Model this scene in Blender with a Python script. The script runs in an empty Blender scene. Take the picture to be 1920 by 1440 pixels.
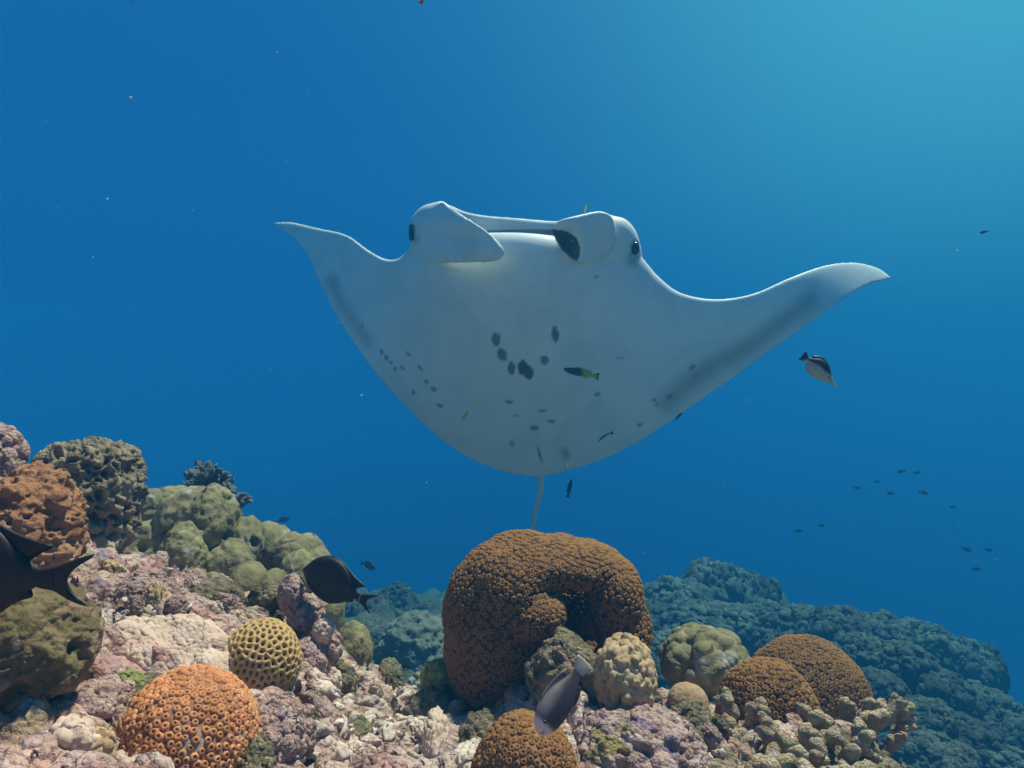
import bpy, bmesh, math, random
import numpy as np
from mathutils import Vector, Matrix, Quaternion

scene = bpy.context.scene
col = scene.collection
R = math.radians

# ------------------------------------------------------------------ camera
TH = 0.70                      # tan of half the horizontal field of view
CZ = 1.5                       # camera height above the datum of the reef
cam_d = bpy.data.cameras.new('camera')
cam_d.sensor_width = 36.0
cam_d.lens = 18.0 / TH
cam_d.clip_start = 0.02
cam_d.clip_end = 400.0
cam = bpy.data.objects.new('camera', cam_d)
cam.location = (0, 0, CZ)
cam.rotation_euler = (R(90), 0, 0)
col.objects.link(cam)
scene.camera = cam

# ------------------------------------------------------------------ open water all round (the underwater "sky")
world = bpy.data.worlds.new('World')
scene.world = world
world.use_nodes = True
wn = world.node_tree.nodes
wl = world.node_tree.links
wn.clear()
w_out = wn.new('ShaderNodeOutputWorld')
w_bg = wn.new('ShaderNodeBackground')
w_tc = wn.new('ShaderNodeTexCoord')
w_sep = wn.new('ShaderNodeSeparateXYZ')
wl.new(w_tc.outputs['Generated'], w_sep.inputs[0])
w_ramp = wn.new('ShaderNodeValToRGB')            # radiance of the water by elevation
w_map = wn.new('ShaderNodeMapRange')
w_map.inputs['From Min'].default_value = -1.0
w_map.inputs['From Max'].default_value = 1.0
wl.new(w_sep.outputs['Z'], w_map.inputs['Value'])
wl.new(w_map.outputs['Result'], w_ramp.inputs['Fac'])
cr = w_ramp.color_ramp
cr.interpolation = 'EASE'
stops = [(0.00, (0.0008, 0.012, 0.045)), (0.34, (0.0012, 0.050, 0.175)), (0.50, (0.0025, 0.088, 0.285)),
         (0.66, (0.0065, 0.112, 0.320)), (0.80, (0.010, 0.125, 0.34)), (1.00, (0.020, 0.16, 0.38))]
while len(cr.elements) < len(stops):
    cr.elements.new(0.5)
for e, (p, c) in zip(cr.elements, stops):
    e.position = p
    e.color = (*c, 1)
GLOW = Vector((0.62, 0.80, 0.66)).normalized()   # where the sunlight enters the surface
w_dot = wn.new('ShaderNodeVectorMath'); w_dot.operation = 'DOT_PRODUCT'
w_dot.inputs[1].default_value = GLOW
wl.new(w_tc.outputs['Generated'], w_dot.inputs[0])
w_cl = wn.new('ShaderNodeMath'); w_cl.operation = 'MAXIMUM'; w_cl.inputs[1].default_value = 0.0
wl.new(w_dot.outputs['Value'], w_cl.inputs[0])
w_pow = wn.new('ShaderNodeMath'); w_pow.operation = 'POWER'; w_pow.inputs[1].default_value = 9.0
wl.new(w_cl.outputs[0], w_pow.inputs[0])
w_mix = wn.new('ShaderNodeMix'); w_mix.data_type = 'RGBA'; w_mix.blend_type = 'ADD'
wl.new(w_pow.outputs[0], w_mix.inputs['Factor'])
wl.new(w_ramp.outputs['Color'], w_mix.inputs['A'])
w_mix.inputs['B'].default_value = (0.07, 0.27, 0.23, 1)
wl.new(w_mix.outputs['Result'], w_bg.inputs['Color'])
w_bg.inputs['Strength'].default_value = 0.76
wl.new(w_bg.outputs[0], w_out.inputs['Surface'])

# ------------------------------------------------------------------ sun through the surface
SUN_DIR = Vector((0.30, 0.26, 0.91)).normalized()   # towards the sun
sun_d = bpy.data.lights.new('sun', 'SUN')
sun_d.energy = 5.0
sun_d.angle = R(5.0)
sun_d.color = (1.0, 0.79, 0.63)
sun = bpy.data.objects.new('sun', sun_d)
sun.rotation_euler = SUN_DIR.to_track_quat('Z', 'Y').to_euler()
sun.location = (3, -1, 12)
col.objects.link(sun)

vs = scene.view_settings
vs.view_transform = 'Standard'
vs.look = 'None'
vs.exposure = 0.62
vs.gamma = 1.0
vs.use_curve_mapping = False
scene.cycles.use_denoising = True
scene.cycles.max_bounces = 6
scene.cycles.diffuse_bounces = 3
scene.cycles.glossy_bounces = 1
scene.cycles.transmission_bounces = 2
scene.cycles.transparent_max_bounces = 6
scene.cycles.volume_bounces = 1
scene.cycles.sample_clamp_indirect = 4.0
scene.cycles.caustics_reflective = False
scene.cycles.caustics_refractive = False

# ------------------------------------------------------------------ helpers
def P(px, py, Y):
    """world point seen at photograph pixel (px,py) at distance Y"""
    return np.array([(px - 960.0) / 960.0 * TH * Y, Y, CZ - (py - 720.0) / 960.0 * TH * Y])
def PV(px, py, Y):
    px = np.asarray(px, float); py = np.asarray(py, float); Y = np.asarray(Y, float)
    return np.stack([(px - 960.0) / 960.0 * TH * Y, Y + 0 * px, CZ - (py - 720.0) / 960.0 * TH * Y], -1)
def pm(Y):
    return TH * Y / 960.0      # metres per photograph pixel at distance Y

def _h(ix, iy, iz, seed):
    h = (ix.astype(np.int64) * 374761393 + iy.astype(np.int64) * 668265263 + iz.astype(np.int64) * 2147483647 + seed * 974634777) & 0xffffffff
    h = ((h ^ (h >> 13)) * 1274126177) & 0xffffffff
    h = ((h ^ (h >> 16)) * 2246822519) & 0xffffffff
    h = h ^ (h >> 15)
    return (h & 0xffffff) / float(0x1000000)
def vnoise(p, seed=0):
    i = np.floor(p).astype(np.int64); f = p - i
    u = f * f * f * (f * (f * 6 - 15) + 10)
    r = 0
    for dx in (0, 1):
        wx = u[..., 0] if dx else 1 - u[..., 0]
        for dy in (0, 1):
            wy = u[..., 1] if dy else 1 - u[..., 1]
            for dz in (0, 1):
                wz = u[..., 2] if dz else 1 - u[..., 2]
                r = r + _h(i[..., 0] + dx, i[..., 1] + dy, i[..., 2] + dz, seed) * wx * wy * wz
    return r * 2 - 1
def fbm(p, octaves=4, seed=0, gain=0.5):
    r = 0; a = 1.0; s = 0
    for o in range(octaves):
        r = r + a * vnoise(p, seed + o * 17); s += a
        p = p * 2.03 + 11.7; a *= gain
    return r / s
def worley(p, seed=0):
    """F1, F2, random id of the nearest cell"""
    i = np.floor(p).astype(np.int64)
    n = p.shape[0]
    f1 = np.full(n, 9.0); f2 = np.full(n, 9.0); cid = np.zeros(n)
    for dx in (-1, 0, 1):
        for dy in (-1, 0, 1):
            for dz in (-1, 0, 1):
                cx, cy, cz = i[:, 0] + dx, i[:, 1] + dy, i[:, 2] + dz
                a = _h(cx, cy, cz, seed); b = _h(cx, cy, cz, seed + 101); c = _h(cx, cy, cz, seed + 202)
                d = np.sqrt((cx + a - p[:, 0]) ** 2 + (cy + b - p[:, 1]) ** 2 + (cz + c - p[:, 2]) ** 2)
                near = d < f1
                f2 = np.where(near, f1, np.minimum(f2, d))
                cid = np.where(near, a, cid)
                f1 = np.where(near, d, f1)
    return f1, f2, cid
def sstep(a, b, x):
    t = np.clip((x - a) / (b - a), 0, 1)
    return t * t * (3 - 2 * t)

def mk_mesh(name, V, F, mats=None, smooth=True, attr=None):
    me = bpy.data.meshes.new(name)
    V = np.asarray(V, np.float32)
    if isinstance(F, np.ndarray):
        n, k = F.shape
        me.vertices.add(len(V)); me.vertices.foreach_set('co', V.ravel())
        me.loops.add(n * k); me.loops.foreach_set('vertex_index', F.astype(np.int32).ravel())
        me.polygons.add(n); me.polygons.foreach_set('loop_start', np.arange(0, n * k, k, dtype=np.int32))
        me.update(calc_edges=True)
        me.validate()
    else:
        me.from_pydata(V.tolist(), [], F)
        me.update()
    if smooth:
        me.polygons.foreach_set('use_smooth', np.ones(len(me.polygons), bool))
    if attr is not None:
        set_attr(me, attr)
    for m in (mats if isinstance(mats, (list, tuple)) else [mats]):
        if m is not None:
            me.materials.append(m)
    return me
def set_attr(me, c, name='tint'):
    c = np.asarray(c, np.float32)
    if c.ndim == 1:
        c = np.stack([c, c, c], -1)
    a = me.color_attributes.new(name, 'FLOAT_COLOR', 'POINT')
    a.data.foreach_set('color', np.concatenate([c, np.ones((len(c), 1), np.float32)], 1).astype(np.float32).ravel())
def link(name, data, parent=None, loc=None):
    o = bpy.data.objects.new(name, data)
    col.objects.link(o)
    if parent is not None:
        o.parent = parent
    if loc is not None:
        o.location = loc
    return o
def tag(o, label, cat, group=None, kind=None):
    o['label'] = label
    o['category'] = cat
    if group: o['group'] = group
    if kind: o['kind'] = kind
    return o
def empty(name, loc, label, cat, group=None):
    o = link(name, None, None, loc)
    o.empty_display_size = 0.05
    return tag(o, label, cat, group)

_ico = {}
def ico(n):
    if n not in _ico:
        bm = bmesh.new()
        bmesh.ops.create_icosphere(bm, subdivisions=n, radius=1.0)
        V = np.array([v.co[:] for v in bm.verts]); F = np.array([[v.index for v in f.verts] for f in bm.faces])
        bm.free()
        _ico[n] = (V / np.linalg.norm(V, axis=1, keepdims=True), F)
    V, F = _ico[n]
    return V.copy(), F
def normals_of(V, F):
    n = np.zeros_like(V)
    a = V[F[:, 1]] - V[F[:, 0]]; b = V[F[:, 2]] - V[F[:, 0]]
    fn = np.cross(a, b)
    for k in range(F.shape[1]):
        np.add.at(n, F[:, k], fn)
    return n / np.maximum(np.linalg.norm(n, axis=1, keepdims=True), 1e-12)
def remesh(V, F, voxel, smooth_it=6, factor=0.5):
    """weld overlapping closed shells into one continuous skin"""
    me = mk_mesh('tmp', V, F)
    o = bpy.data.objects.new('tmp', me); col.objects.link(o)
    m = o.modifiers.new('r', 'REMESH'); m.mode = 'VOXEL'; m.voxel_size = voxel
    if smooth_it:
        s = o.modifiers.new('s', 'SMOOTH'); s.iterations = smooth_it; s.factor = factor
    dg = bpy.context.evaluated_depsgraph_get()
    ev = o.evaluated_get(dg)
    em = ev.to_mesh()
    n = len(em.vertices)
    V2 = np.empty(n * 3, np.float32); em.vertices.foreach_get('co', V2)
    N2 = np.empty(n * 3, np.float32); em.vertices.foreach_get('normal', N2)
    faces = [tuple(p.vertices) for p in em.polygons]
    ev.to_mesh_clear()
    bpy.data.objects.remove(o); bpy.data.meshes.remove(me)
    quads = np.array([f if len(f) == 4 else f + (f[-1],) for f in faces if len(f) == 4])
    tris = [f for f in faces if len(f) == 3]
    return V2.reshape(-1, 3).astype(float), N2.reshape(-1, 3).astype(float), quads if not tris else faces
def join(parts):
    V = []; F = []; off = 0
    for v, f in parts:
        V.append(np.asarray(v, float))
        F += [tuple(int(i) + off for i in q) for q in f]
        off += len(v)
    return np.concatenate(V), F
def tube(path, rad, seg=10, caps=True):
    path = np.asarray(path, float); n = len(path)
    rad = np.broadcast_to(np.asarray(rad, float), (n,))
    T = np.gradient(path, axis=0); T /= np.maximum(np.linalg.norm(T, axis=1, keepdims=True), 1e-9)
    up = np.array([0, 0, 1.0]) if abs(T[0, 2]) < 0.8 else np.array([0, 1.0, 0])
    V = []
    u = np.cross(T[0], up); u /= np.linalg.norm(u)
    for k in range(n):
        u = u - T[k] * np.dot(u, T[k]); u /= np.linalg.norm(u)
        w = np.cross(T[k], u)
        for j in range(seg):
            a = 2 * math.pi * j / seg
            V.append(path[k] + rad[k] * (math.cos(a) * u + math.sin(a) * w))
    F = []
    for k in range(n - 1):
        for j in range(seg):
            j2 = (j + 1) % seg
            F.append((k * seg + j, k * seg + j2, (k + 1) * seg + j2, (k + 1) * seg + j))
    if caps:
        V.append(path[0]); V.append(path[-1]); a = len(V) - 2; b = a + 1
        for j in range(seg):
            j2 = (j + 1) % seg
            F.append((a, j2, j)); F.append((b, (n - 1) * seg + j, (n - 1) * seg + j2))
    return np.array(V), F
def catmull(pts, n):
    pts = np.asarray(pts, float)
    k = len(pts)
    t = np.linspace(0, k - 1, n)
    i = np.clip(np.floor(t).astype(int), 0, k - 2); f = (t - i)[:, None]
    p1 = pts[i]; p2 = pts[i + 1]
    p0 = pts[np.maximum(i - 1, 0)]; p3 = pts[np.minimum(i + 2, k - 1)]
    return 0.5 * (2 * p1 + (p2 - p0) * f + (2 * p0 - 5 * p1 + 4 * p2 - p3) * f ** 2 + (3 * p1 - p0 - 3 * p2 + p3) * f ** 3)
def poisson(V, N, dist, rng, mask=None):
    """indices of vertices at least dist apart"""
    idx = np.arange(len(V)) if mask is None else np.nonzero(mask)[0]
    idx = rng.permutation(idx)
    cell = {}; out = []
    K = np.floor(V / dist).astype(int)
    for i in idx:
        k = tuple(K[i]); p = V[i]; ok = True
        for a in (-1, 0, 1):
            for b in (-1, 0, 1):
                for c in (-1, 0, 1):
                    for q in cell.get((k[0] + a, k[1] + b, k[2] + c), ()):
                        d = V[q] - p
                        if d[0] * d[0] + d[1] * d[1] + d[2] * d[2] < dist * dist:
                            ok = False; break
                    if not ok: break
                if not ok: break
            if not ok: break
        if ok:
            cell.setdefault(k, []).append(i); out.append(i)
    return np.array(out)
def in_poly(x, y, poly):
    x = np.asarray(x, float); y = np.asarray(y, float)
    r = np.zeros(x.shape, bool); n = len(poly)
    for i in range(n):
        x1, y1 = poly[i]; x2, y2 = poly[(i + 1) % n]
        c = ((y1 > y) != (y2 > y)) & (x < (x2 - x1) * (y - y1) / ((y2 - y1) if y2 != y1 else 1e-9) + x1)
        r ^= c
    return r

# ------------------------------------------------------------------ materials
def material(name, ramp, scale=12.0, detail=6.0, rough=0.85, bump=0.3, bump_scale=60.0, tint=None, tint_col=(0.05, 0.03, 0.02),
             spec=0.2, patches=None, patch_scale=4.0, bump_dist=0.01, vor=None, per_object=0.0, distortion=0.6, world_space=False):
    """ramp: list of (position, colour) driven by object-space noise. tint: name of a colour attribute that mixes in tint_col.
    patches: (colour, from, to) second, larger noise. vor: (scale, depth) round grain in the bump."""
    m = bpy.data.materials.new(name)
    m.use_nodes = True
    N = m.node_tree.nodes; L = m.node_tree.links
    b = N['Principled BSDF']
    b.inputs['Roughness'].default_value = rough
    b.inputs['Specular IOR Level'].default_value = spec
    tc = N.new('ShaderNodeTexCoord')
    no = N.new('ShaderNodeTexNoise'); no.inputs['Scale'].default_value = scale; no.inputs['Detail'].default_value = detail
    no.inputs['Roughness'].default_value = 0.65; no.inputs['Distortion'].default_value = distortion
    L.new(N.new('ShaderNodeNewGeometry').outputs['Position'] if world_space else tc.outputs['Object'], no.inputs['Vector'])
    rp = N.new('ShaderNodeValToRGB')
    while len(rp.color_ramp.elements) < len(ramp): rp.color_ramp.elements.new(0.5)
    for e, (p, c) in zip(rp.color_ramp.elements, ramp):
        e.position = p; e.color = (*c, 1)
    L.new(no.outputs['Fac'], rp.inputs['Fac'])
    out = rp.outputs['Color']
    if patches:
        for k, (pc, f0, f1, ps) in enumerate(patches):
            n2 = N.new('ShaderNodeTexNoise'); n2.inputs['Scale'].default_value = ps; n2.inputs['Detail'].default_value = 4
            n2.inputs['Distortion'].default_value = 1.0
            ad = N.new('ShaderNodeVectorMath'); ad.operation = 'ADD'; ad.inputs[1].default_value = (7.3 * k + 3, 1.7 * k, 4.1 * k)
            L.new(tc.outputs['Object'], ad.inputs[0]); L.new(ad.outputs[0], n2.inputs['Vector'])
            mr = N.new('ShaderNodeMapRange'); mr.inputs['From Min'].default_value = f0; mr.inputs['From Max'].default_value = f1
            L.new(n2.outputs['Fac'], mr.inputs['Value'])
            mx = N.new('ShaderNodeMix'); mx.data_type = 'RGBA'
            L.new(mr.outputs['Result'], mx.inputs['Factor']); L.new(out, mx.inputs['A']); mx.inputs['B'].default_value = (*pc, 1)
            out = mx.outputs['Result']
    if tint:
        at = N.new('ShaderNodeAttribute'); at.attribute_name = tint
        mx = N.new('ShaderNodeMix'); mx.data_type = 'RGBA'
        L.new(at.outputs['Fac'], mx.inputs['Factor']); L.new(out, mx.inputs['A']); mx.inputs['B'].default_value = (*tint_col, 1)
        out = mx.outputs['Result']
    if per_object:
        oi = N.new('ShaderNodeObjectInfo')
        mr = N.new('ShaderNodeMapRange'); mr.inputs['To Min'].default_value = 1 - per_object; mr.inputs['To Max'].default_value = 1 + per_object
        L.new(oi.outputs['Random'], mr.inputs['Value'])
        hs = N.new('ShaderNodeHueSaturation'); L.new(mr.outputs['Result'], hs.inputs['Value']); L.new(out, hs.inputs['Color'])
        out = hs.outputs['Color']
    L.new(out, b.inputs['Base Color'])
    if bump:
        nb = N.new('ShaderNodeTexNoise'); nb.inputs['Scale'].default_value = bump_scale; nb.inputs['Detail'].default_value = 5
        nb.inputs['Roughness'].default_value = 0.7
        L.new(tc.outputs['Object'], nb.inputs['Vector'])
        h = nb.outputs['Fac']
        if vor:
            vo = N.new('ShaderNodeTexVoronoi'); vo.inputs['Scale'].default_value = vor[0]
            L.new(tc.outputs['Object'], vo.inputs['Vector'])
            ma = N.new('ShaderNodeMath'); ma.operation = 'MULTIPLY_ADD'; ma.inputs[1].default_value = vor[1]
            L.new(vo.outputs['Distance'], ma.inputs[0]); L.new(h, ma.inputs[2]); h = ma.outputs[0]
        bp = N.new('ShaderNodeBump'); bp.inputs['Strength'].default_value = bump; bp.inputs['Distance'].default_value = bump_dist
        L.new(h, bp.inputs['Height']); L.new(bp.outputs['Normal'], b.inputs['Normal'])
    return m
# ------------------------------------------------------------------ the reef floor (one sheet)
ctrl = [  # photograph pixel and distance -> point of the floor
    (0, 1440, .80), (200, 1440, .96), (330, 1440, 1.06), (450, 1440, 1.08), (650, 1440, 1.22), (830, 1440, 1.38), (1000, 1440, 1.32), (1200, 1440, 1.36),
    (1400, 1440, 1.42), (1600, 1440, 1.5), (1640, 1440, 1.66), (1710, 1440, 2.4), (0, 1330, .98), (150, 1330, 1.02),
    (0, 1120, 1.35), (150, 1150, 1.38), (150, 1035, 1.75), (60, 1010, 1.75), (300, 1110, 1.62), (300, 1250, 1.28), (420, 1160, 1.58), (500, 1160, 1.66),
    (450, 1330, 1.16), (560, 1210, 1.60), (620, 1260, 1.70), (600, 1350, 1.40), (700, 1360, 1.62), (765, 1320, 2.1), (700, 1262, 2.6), (830, 1400, 1.52),
    (900, 1350, 1.75), (1000, 1340, 1.66), (1100, 1352, 1.54), (1200, 1352, 1.58), (1250, 1330, 1.72), (1350, 1345, 1.72), (1500, 1360, 1.80),
    (1600, 1372, 1.72)]
cp = [P(*c) for c in ctrl]
cp += [np.array(c, float) for c in [
    (-0.2, 2.6, .30), (0.3, 2.5, .25), (0.85, 2.4, .15), (1.3, 2.2, 0.05), (1.35, 1.6, .15), (1.6, 1.2, .05),
    (-1.5, 2.2, 1.02), (-2.2, 2.2, 1.2), (-1.4, 2.7, .86), (-0.86, 2.5, .74), (-0.62, 2.35, .62), (-1.25, 3.05, .90), (-1.75, 3.0, 1.0), (-1.2, 3.5, .45), (-2.6, 3.2, .8), (-0.8, 3.4, .1), (-1.6, 4.2, -.1),
    (0.0, 4.0, -.35), (1.0, 4.0, -.75), (2.5, 4.0, -1.3), (4.5, 4.0, -2.0), (-3.5, 6, -.5), (-1.5, 6.5, -.75), (0.2, 7, -1.05),
    (2.2, 7, -1.35), (4.0, 7, -2.1), (6.0, 7, -3.2), (-6, 10, -1.8), (-2, 11, -1.9), (1.5, 11, -1.75), (4.0, 11, -2.0), (6.5, 11, -3.4), (10, 11, -5.5),
    (-10, 18, -4.2), (0, 18, -4.0), (6, 18, -4.5), (14, 18, -8), (-16, 26, -6.5), (0, 27, -6.5), (14, 26, -9.5), (22, 18, -10), (25, 8, -9),
    (0, 0, .80), (-.6, .2, .9), (.7, .2, .7), (-1.2, .8, 1.05), (1.2, .4, .4), (-2.5, .5, 1.5), (-5, 2, 1.5), (-4, 5, .3), (2.5, .5, -.1), (4, 1.5, -1.1), (7, 3, -2.6),
    (0, -2, .9), (-3, -3, 1.6), (3, -3, .1), (0, -8, 1.0), (-9, -4, 2.0), (9, -4, -2.0), (0, -20, 1.0), (-22, -10, 2.0), (22, -10, -6), (-20, 8, 0.0), (-25, 20, -6)]]
cp = np.array(cp)
# the camera floats above the floor: keep every support a little below the sight lines it comes from
def _tps(r2):
    return 0.5 * r2 * np.log(np.maximum(r2, 1e-12))
def _warp(x, y):
    r = np.hypot(x, y); k = np.log1p(r / 0.8) / np.maximum(r, 1e-6)
    return x * k, y * k
_cx, _cy = _warp(cp[:, 0], cp[:, 1])
_n = len(cp)
_A = np.zeros((_n + 3, _n + 3))
_A[:_n, :_n] = _tps((_cx[:, None] - _cx) ** 2 + (_cy[:, None] - _cy) ** 2) + np.eye(_n) * 0.004
_A[:_n, _n] = 1; _A[:_n, _n + 1] = _cx; _A[:_n, _n + 2] = _cy
_A[_n:, :_n] = _A[:_n, _n:].T
_w = np.linalg.solve(_A, np.concatenate([cp[:, 2], np.zeros(3)]))
def floor_base(x, y):
    wx, wy = _warp(x, y)
    out = _w[_n] + _w[_n + 1] * wx + _w[_n + 2] * wy
    for k in range(_n):
        out = out + _w[k] * _tps((wx - _cx[k]) ** 2 + (wy - _cy[k]) ** 2)
    return np.clip(out, -12, 2.2)
def floor_z(x, y, fine=True):
    x = np.asarray(x, float).ravel(); y = np.asarray(y, float).ravel()
    z = floor_base(x, y)
    r = np.hypot(x, y)
    p = np.stack([x, y, z * 0.7], -1)
    far = sstep(2.6, 7.0, r)
    near = 1 - far
    z = z + near * (0.045 * fbm(p * 5.0, 3, 5) + 0.03 * fbm(p * 12.0, 3, 9))
    z = z + far * (0.28 * fbm(p * 0.9, 3, 21) + 0.16 * np.abs(fbm(p * 2.2, 3, 23)))
    if fine:
        f1, f2, cid = worley(p * np.array([17, 17, 17.]) + 0.8 * np.stack([vnoise(p * 9, 31), vnoise(p * 9, 32), vnoise(p * 9, 33)], -1), 3)
        lump = np.clip(1 - f1 * 1.25, 0, 1) * (cid > 0.35) * (0.4 + cid)
        pit = np.clip(0.5 - f1, 0, 1) * (cid < 0.12)
        f1b, f2b, cb = worley(p * 42.0, 8)
        lump2 = np.clip(1 - f1b * 1.2, 0, 1) * (cb > 0.3)
        rough = sstep(-0.35, 0.35, vnoise(p * 3.1, 41))
        z = z + near * (0.030 * lump * (0.35 + 0.65 * rough) - 0.05 * pit + 0.009 * lump2 * rough + 0.006 * fbm(p * 60, 2, 51))
        g1, g2, gc = worley(p * 3.2, 12)
        z = z + far * (0.22 * np.clip(1 - g1 * 1.2, 0, 1) * (0.3 + gc) + 0.05 * np.clip(1 - worley(p * 8, 14)[0], 0, 1))
    return z
def on_floor(px, py, y0=0.7, y1=5.0, n=260):
    """first hit of the sight line through a photograph pixel with the reef floor"""
    Y = y0 * (y1 / y0) ** np.linspace(0, 1, n)
    q = PV(np.full(n, px), np.full(n, py), Y)
    hit = np.nonzero(q[:, 2] < floor_z(q[:, 0], q[:, 1], False))[0]
    k = hit[0] if len(hit) else n - 1
    p = q[k].copy()
    return p

_ang = np.concatenate([np.linspace(-math.pi, -0.80, 70, endpoint=False), np.linspace(-0.80, 0.80, 640), np.linspace(0.80, math.pi, 70, endpoint=False)[1:]])
_rad = np.concatenate([np.linspace(0.02, 0.66, 26, endpoint=False), 0.66 * (3.2 / 0.66) ** np.linspace(0, 1, 300, endpoint=False), 3.2 * (14.4 / 3.2) ** np.linspace(0, 1, 130)])
_na, _nr = len(_ang), len(_rad)
_gx = (np.sin(_ang)[None, :] * _rad[:, None]).ravel(); _gy = (np.cos(_ang)[None, :] * _rad[:, None]).ravel()
_gz = floor_z(_gx, _gy)
_i, _j = np.meshgrid(np.arange(_nr - 1), np.arange(_na), indexing='ij')
_j2 = (_j + 1) % _na
_F = np.stack([_i * _na + _j, (_i + 1) * _na + _j, (_i + 1) * _na + _j2, _i * _na + _j2], -1).reshape(-1, 4)[:, ::-1]
_gV = np.stack([_gx, _gy, _gz], -1)
_m = (np.hypot(_gx, _gy) < 3.2) & (_gy > 0.3)
_nr_ = normals_of(_gV, _F[:, [0, 1, 2]])
_q = _gV[_m]
_f1, _f2, _c = worley(_q * 24 + 0.7 * np.stack([vnoise(_q * 15, 91), vnoise(_q * 15, 92), vnoise(_q * 15, 93)], -1), 95)
_hole, _h2, _hc = worley(_q * 13, 97)
_fade = sstep(3.2, 2.2, np.hypot(_q[:, 0], _q[:, 1]))[:, None]
_gV[_m] = _q + _fade * _nr_[_m] * (0.020 * np.sqrt(np.clip(1 - (_f1 * 1.2) ** 2, 0, 1)) * (_c > .4) - 0.045 * sstep(.33, .08, _hole) * (_hc > .62) + 0.006 * fbm(_q * 70, 2, 98))[:, None]
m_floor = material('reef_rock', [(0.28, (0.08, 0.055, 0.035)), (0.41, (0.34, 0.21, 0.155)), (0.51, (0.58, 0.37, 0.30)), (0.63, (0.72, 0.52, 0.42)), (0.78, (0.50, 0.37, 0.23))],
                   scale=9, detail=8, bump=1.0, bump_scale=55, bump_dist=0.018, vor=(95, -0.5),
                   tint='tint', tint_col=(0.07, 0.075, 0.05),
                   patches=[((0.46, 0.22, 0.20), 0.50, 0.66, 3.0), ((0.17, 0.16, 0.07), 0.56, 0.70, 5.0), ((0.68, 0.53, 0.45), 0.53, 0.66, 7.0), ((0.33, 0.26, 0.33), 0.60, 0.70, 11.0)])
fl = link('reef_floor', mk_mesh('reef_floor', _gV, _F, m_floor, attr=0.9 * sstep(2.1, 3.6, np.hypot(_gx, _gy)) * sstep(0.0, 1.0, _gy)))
fl['kind'] = 'structure'
fl['label'] = 'pinkish encrusted reef rock sloping away into deep water'
fl['category'] = 'reef'
# ------------------------------------------------------------------ the manta ray
MS = 1.32          # size and distance of the animal
def manta_depth(px, py):
    px = np.asarray(px, float); py = np.asarray(py, float)
    v = (py - 640) / 460.0
    ul = np.clip((1000 - px) / 488.0, 0, 1.1); ur = np.clip((px - 1000) / 669.0, 0, 1.1)
    D = 3.30 + 0.40 * v
    D = D + 0.75 * ul ** 1.9 + 0.42 * ur ** 1.9
    # the wing tips twist so that their white undersides turn up to the light
    D = D - 1.6 * ul ** 2.2 * (py - 470) / 460.0 - 1.5 * ur ** 4 * (py - 540) / 460.0
    return D * MS
stn = [(512, 418, 513, 420), (545, 416, 548, 446), (595, 427, 578, 480), (650, 440, 603, 540), (690, 468, 635, 600), (722, 485, 672, 655), (748, 484, 715, 712),
       (770, 462, 765, 766), (800, 442, 825, 822), (860, 439, 890, 864), (930, 436, 955, 887), (990, 437, 1010, 893), (1050, 443, 1060, 884), (1110, 446, 1120, 865),
       (1172, 452, 1185, 836), (1205, 484, 1250, 795), (1234, 518, 1310, 753), (1276, 549, 1372, 711), (1340, 561, 1435, 664), (1410, 551, 1492, 624), (1480, 521, 1545, 588),
       (1545, 498, 1590, 556), (1600, 492, 1628, 535), (1645, 502, 1655, 527), (1669, 519, 1669, 523)]
thk = [.012, .02, .028, .036, .05, .07, .10, .16, .24, .31, .35, .36, .35, .31, .24, .17, .12, .085, .065, .05, .042, .034, .028, .02, .012]
thk = [t * MS for t in thk]
ns, nc = 150, 56
S = catmull(np.array(stn, float), ns)
TT = np.maximum(catmull(np.array(thk)[:, None], ns)[:, 0], 0.012)
cs = 0.5 - 0.5 * np.cos(np.linspace(0, math.pi, nc))
V = []
for k in range(ns):
    lx, ly, tx, ty = S[k]
    x = lx + (tx - lx) * cs; y = ly + (ty - ly) * cs
    D = manta_depth(x, y)
    prof = np.sqrt(cs + 0.0005) * (1 - cs) ** 0.85 / 0.47
    hv = TT[k] * 0.46 * prof + 0.005
    hd = TT[k] * 0.54 * prof + 0.005
    # blunt lower jaw over the mouth
    low = PV(x, y, D - hv); up = PV(x[1:-1], y[1:-1], (D + hd)[1:-1])[::-1]
    V.append(np.concatenate([low, up]))
m_ring = len(V[0]); V = np.concatenate(V)
F = []
for k in range(ns - 1):
    for j in range(m_ring):
        j2 = (j + 1) % m_ring
        F.append((k * m_ring + j, k * m_ring + j2, (k + 1) * m_ring + j2, (k + 1) * m_ring + j))
F.append(tuple(range(m_ring))[::-1]); F.append(tuple((ns - 1) * m_ring + j for j in range(m_ring)))
shells = [(V, F)]
def ellip(px, py, rx, ry, D, rd, n=4):
    v, f = ico(n)
    s = pm(D)
    return v * np.array([rx * s, rd, ry * s]) + P(px, py, D), f
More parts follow.
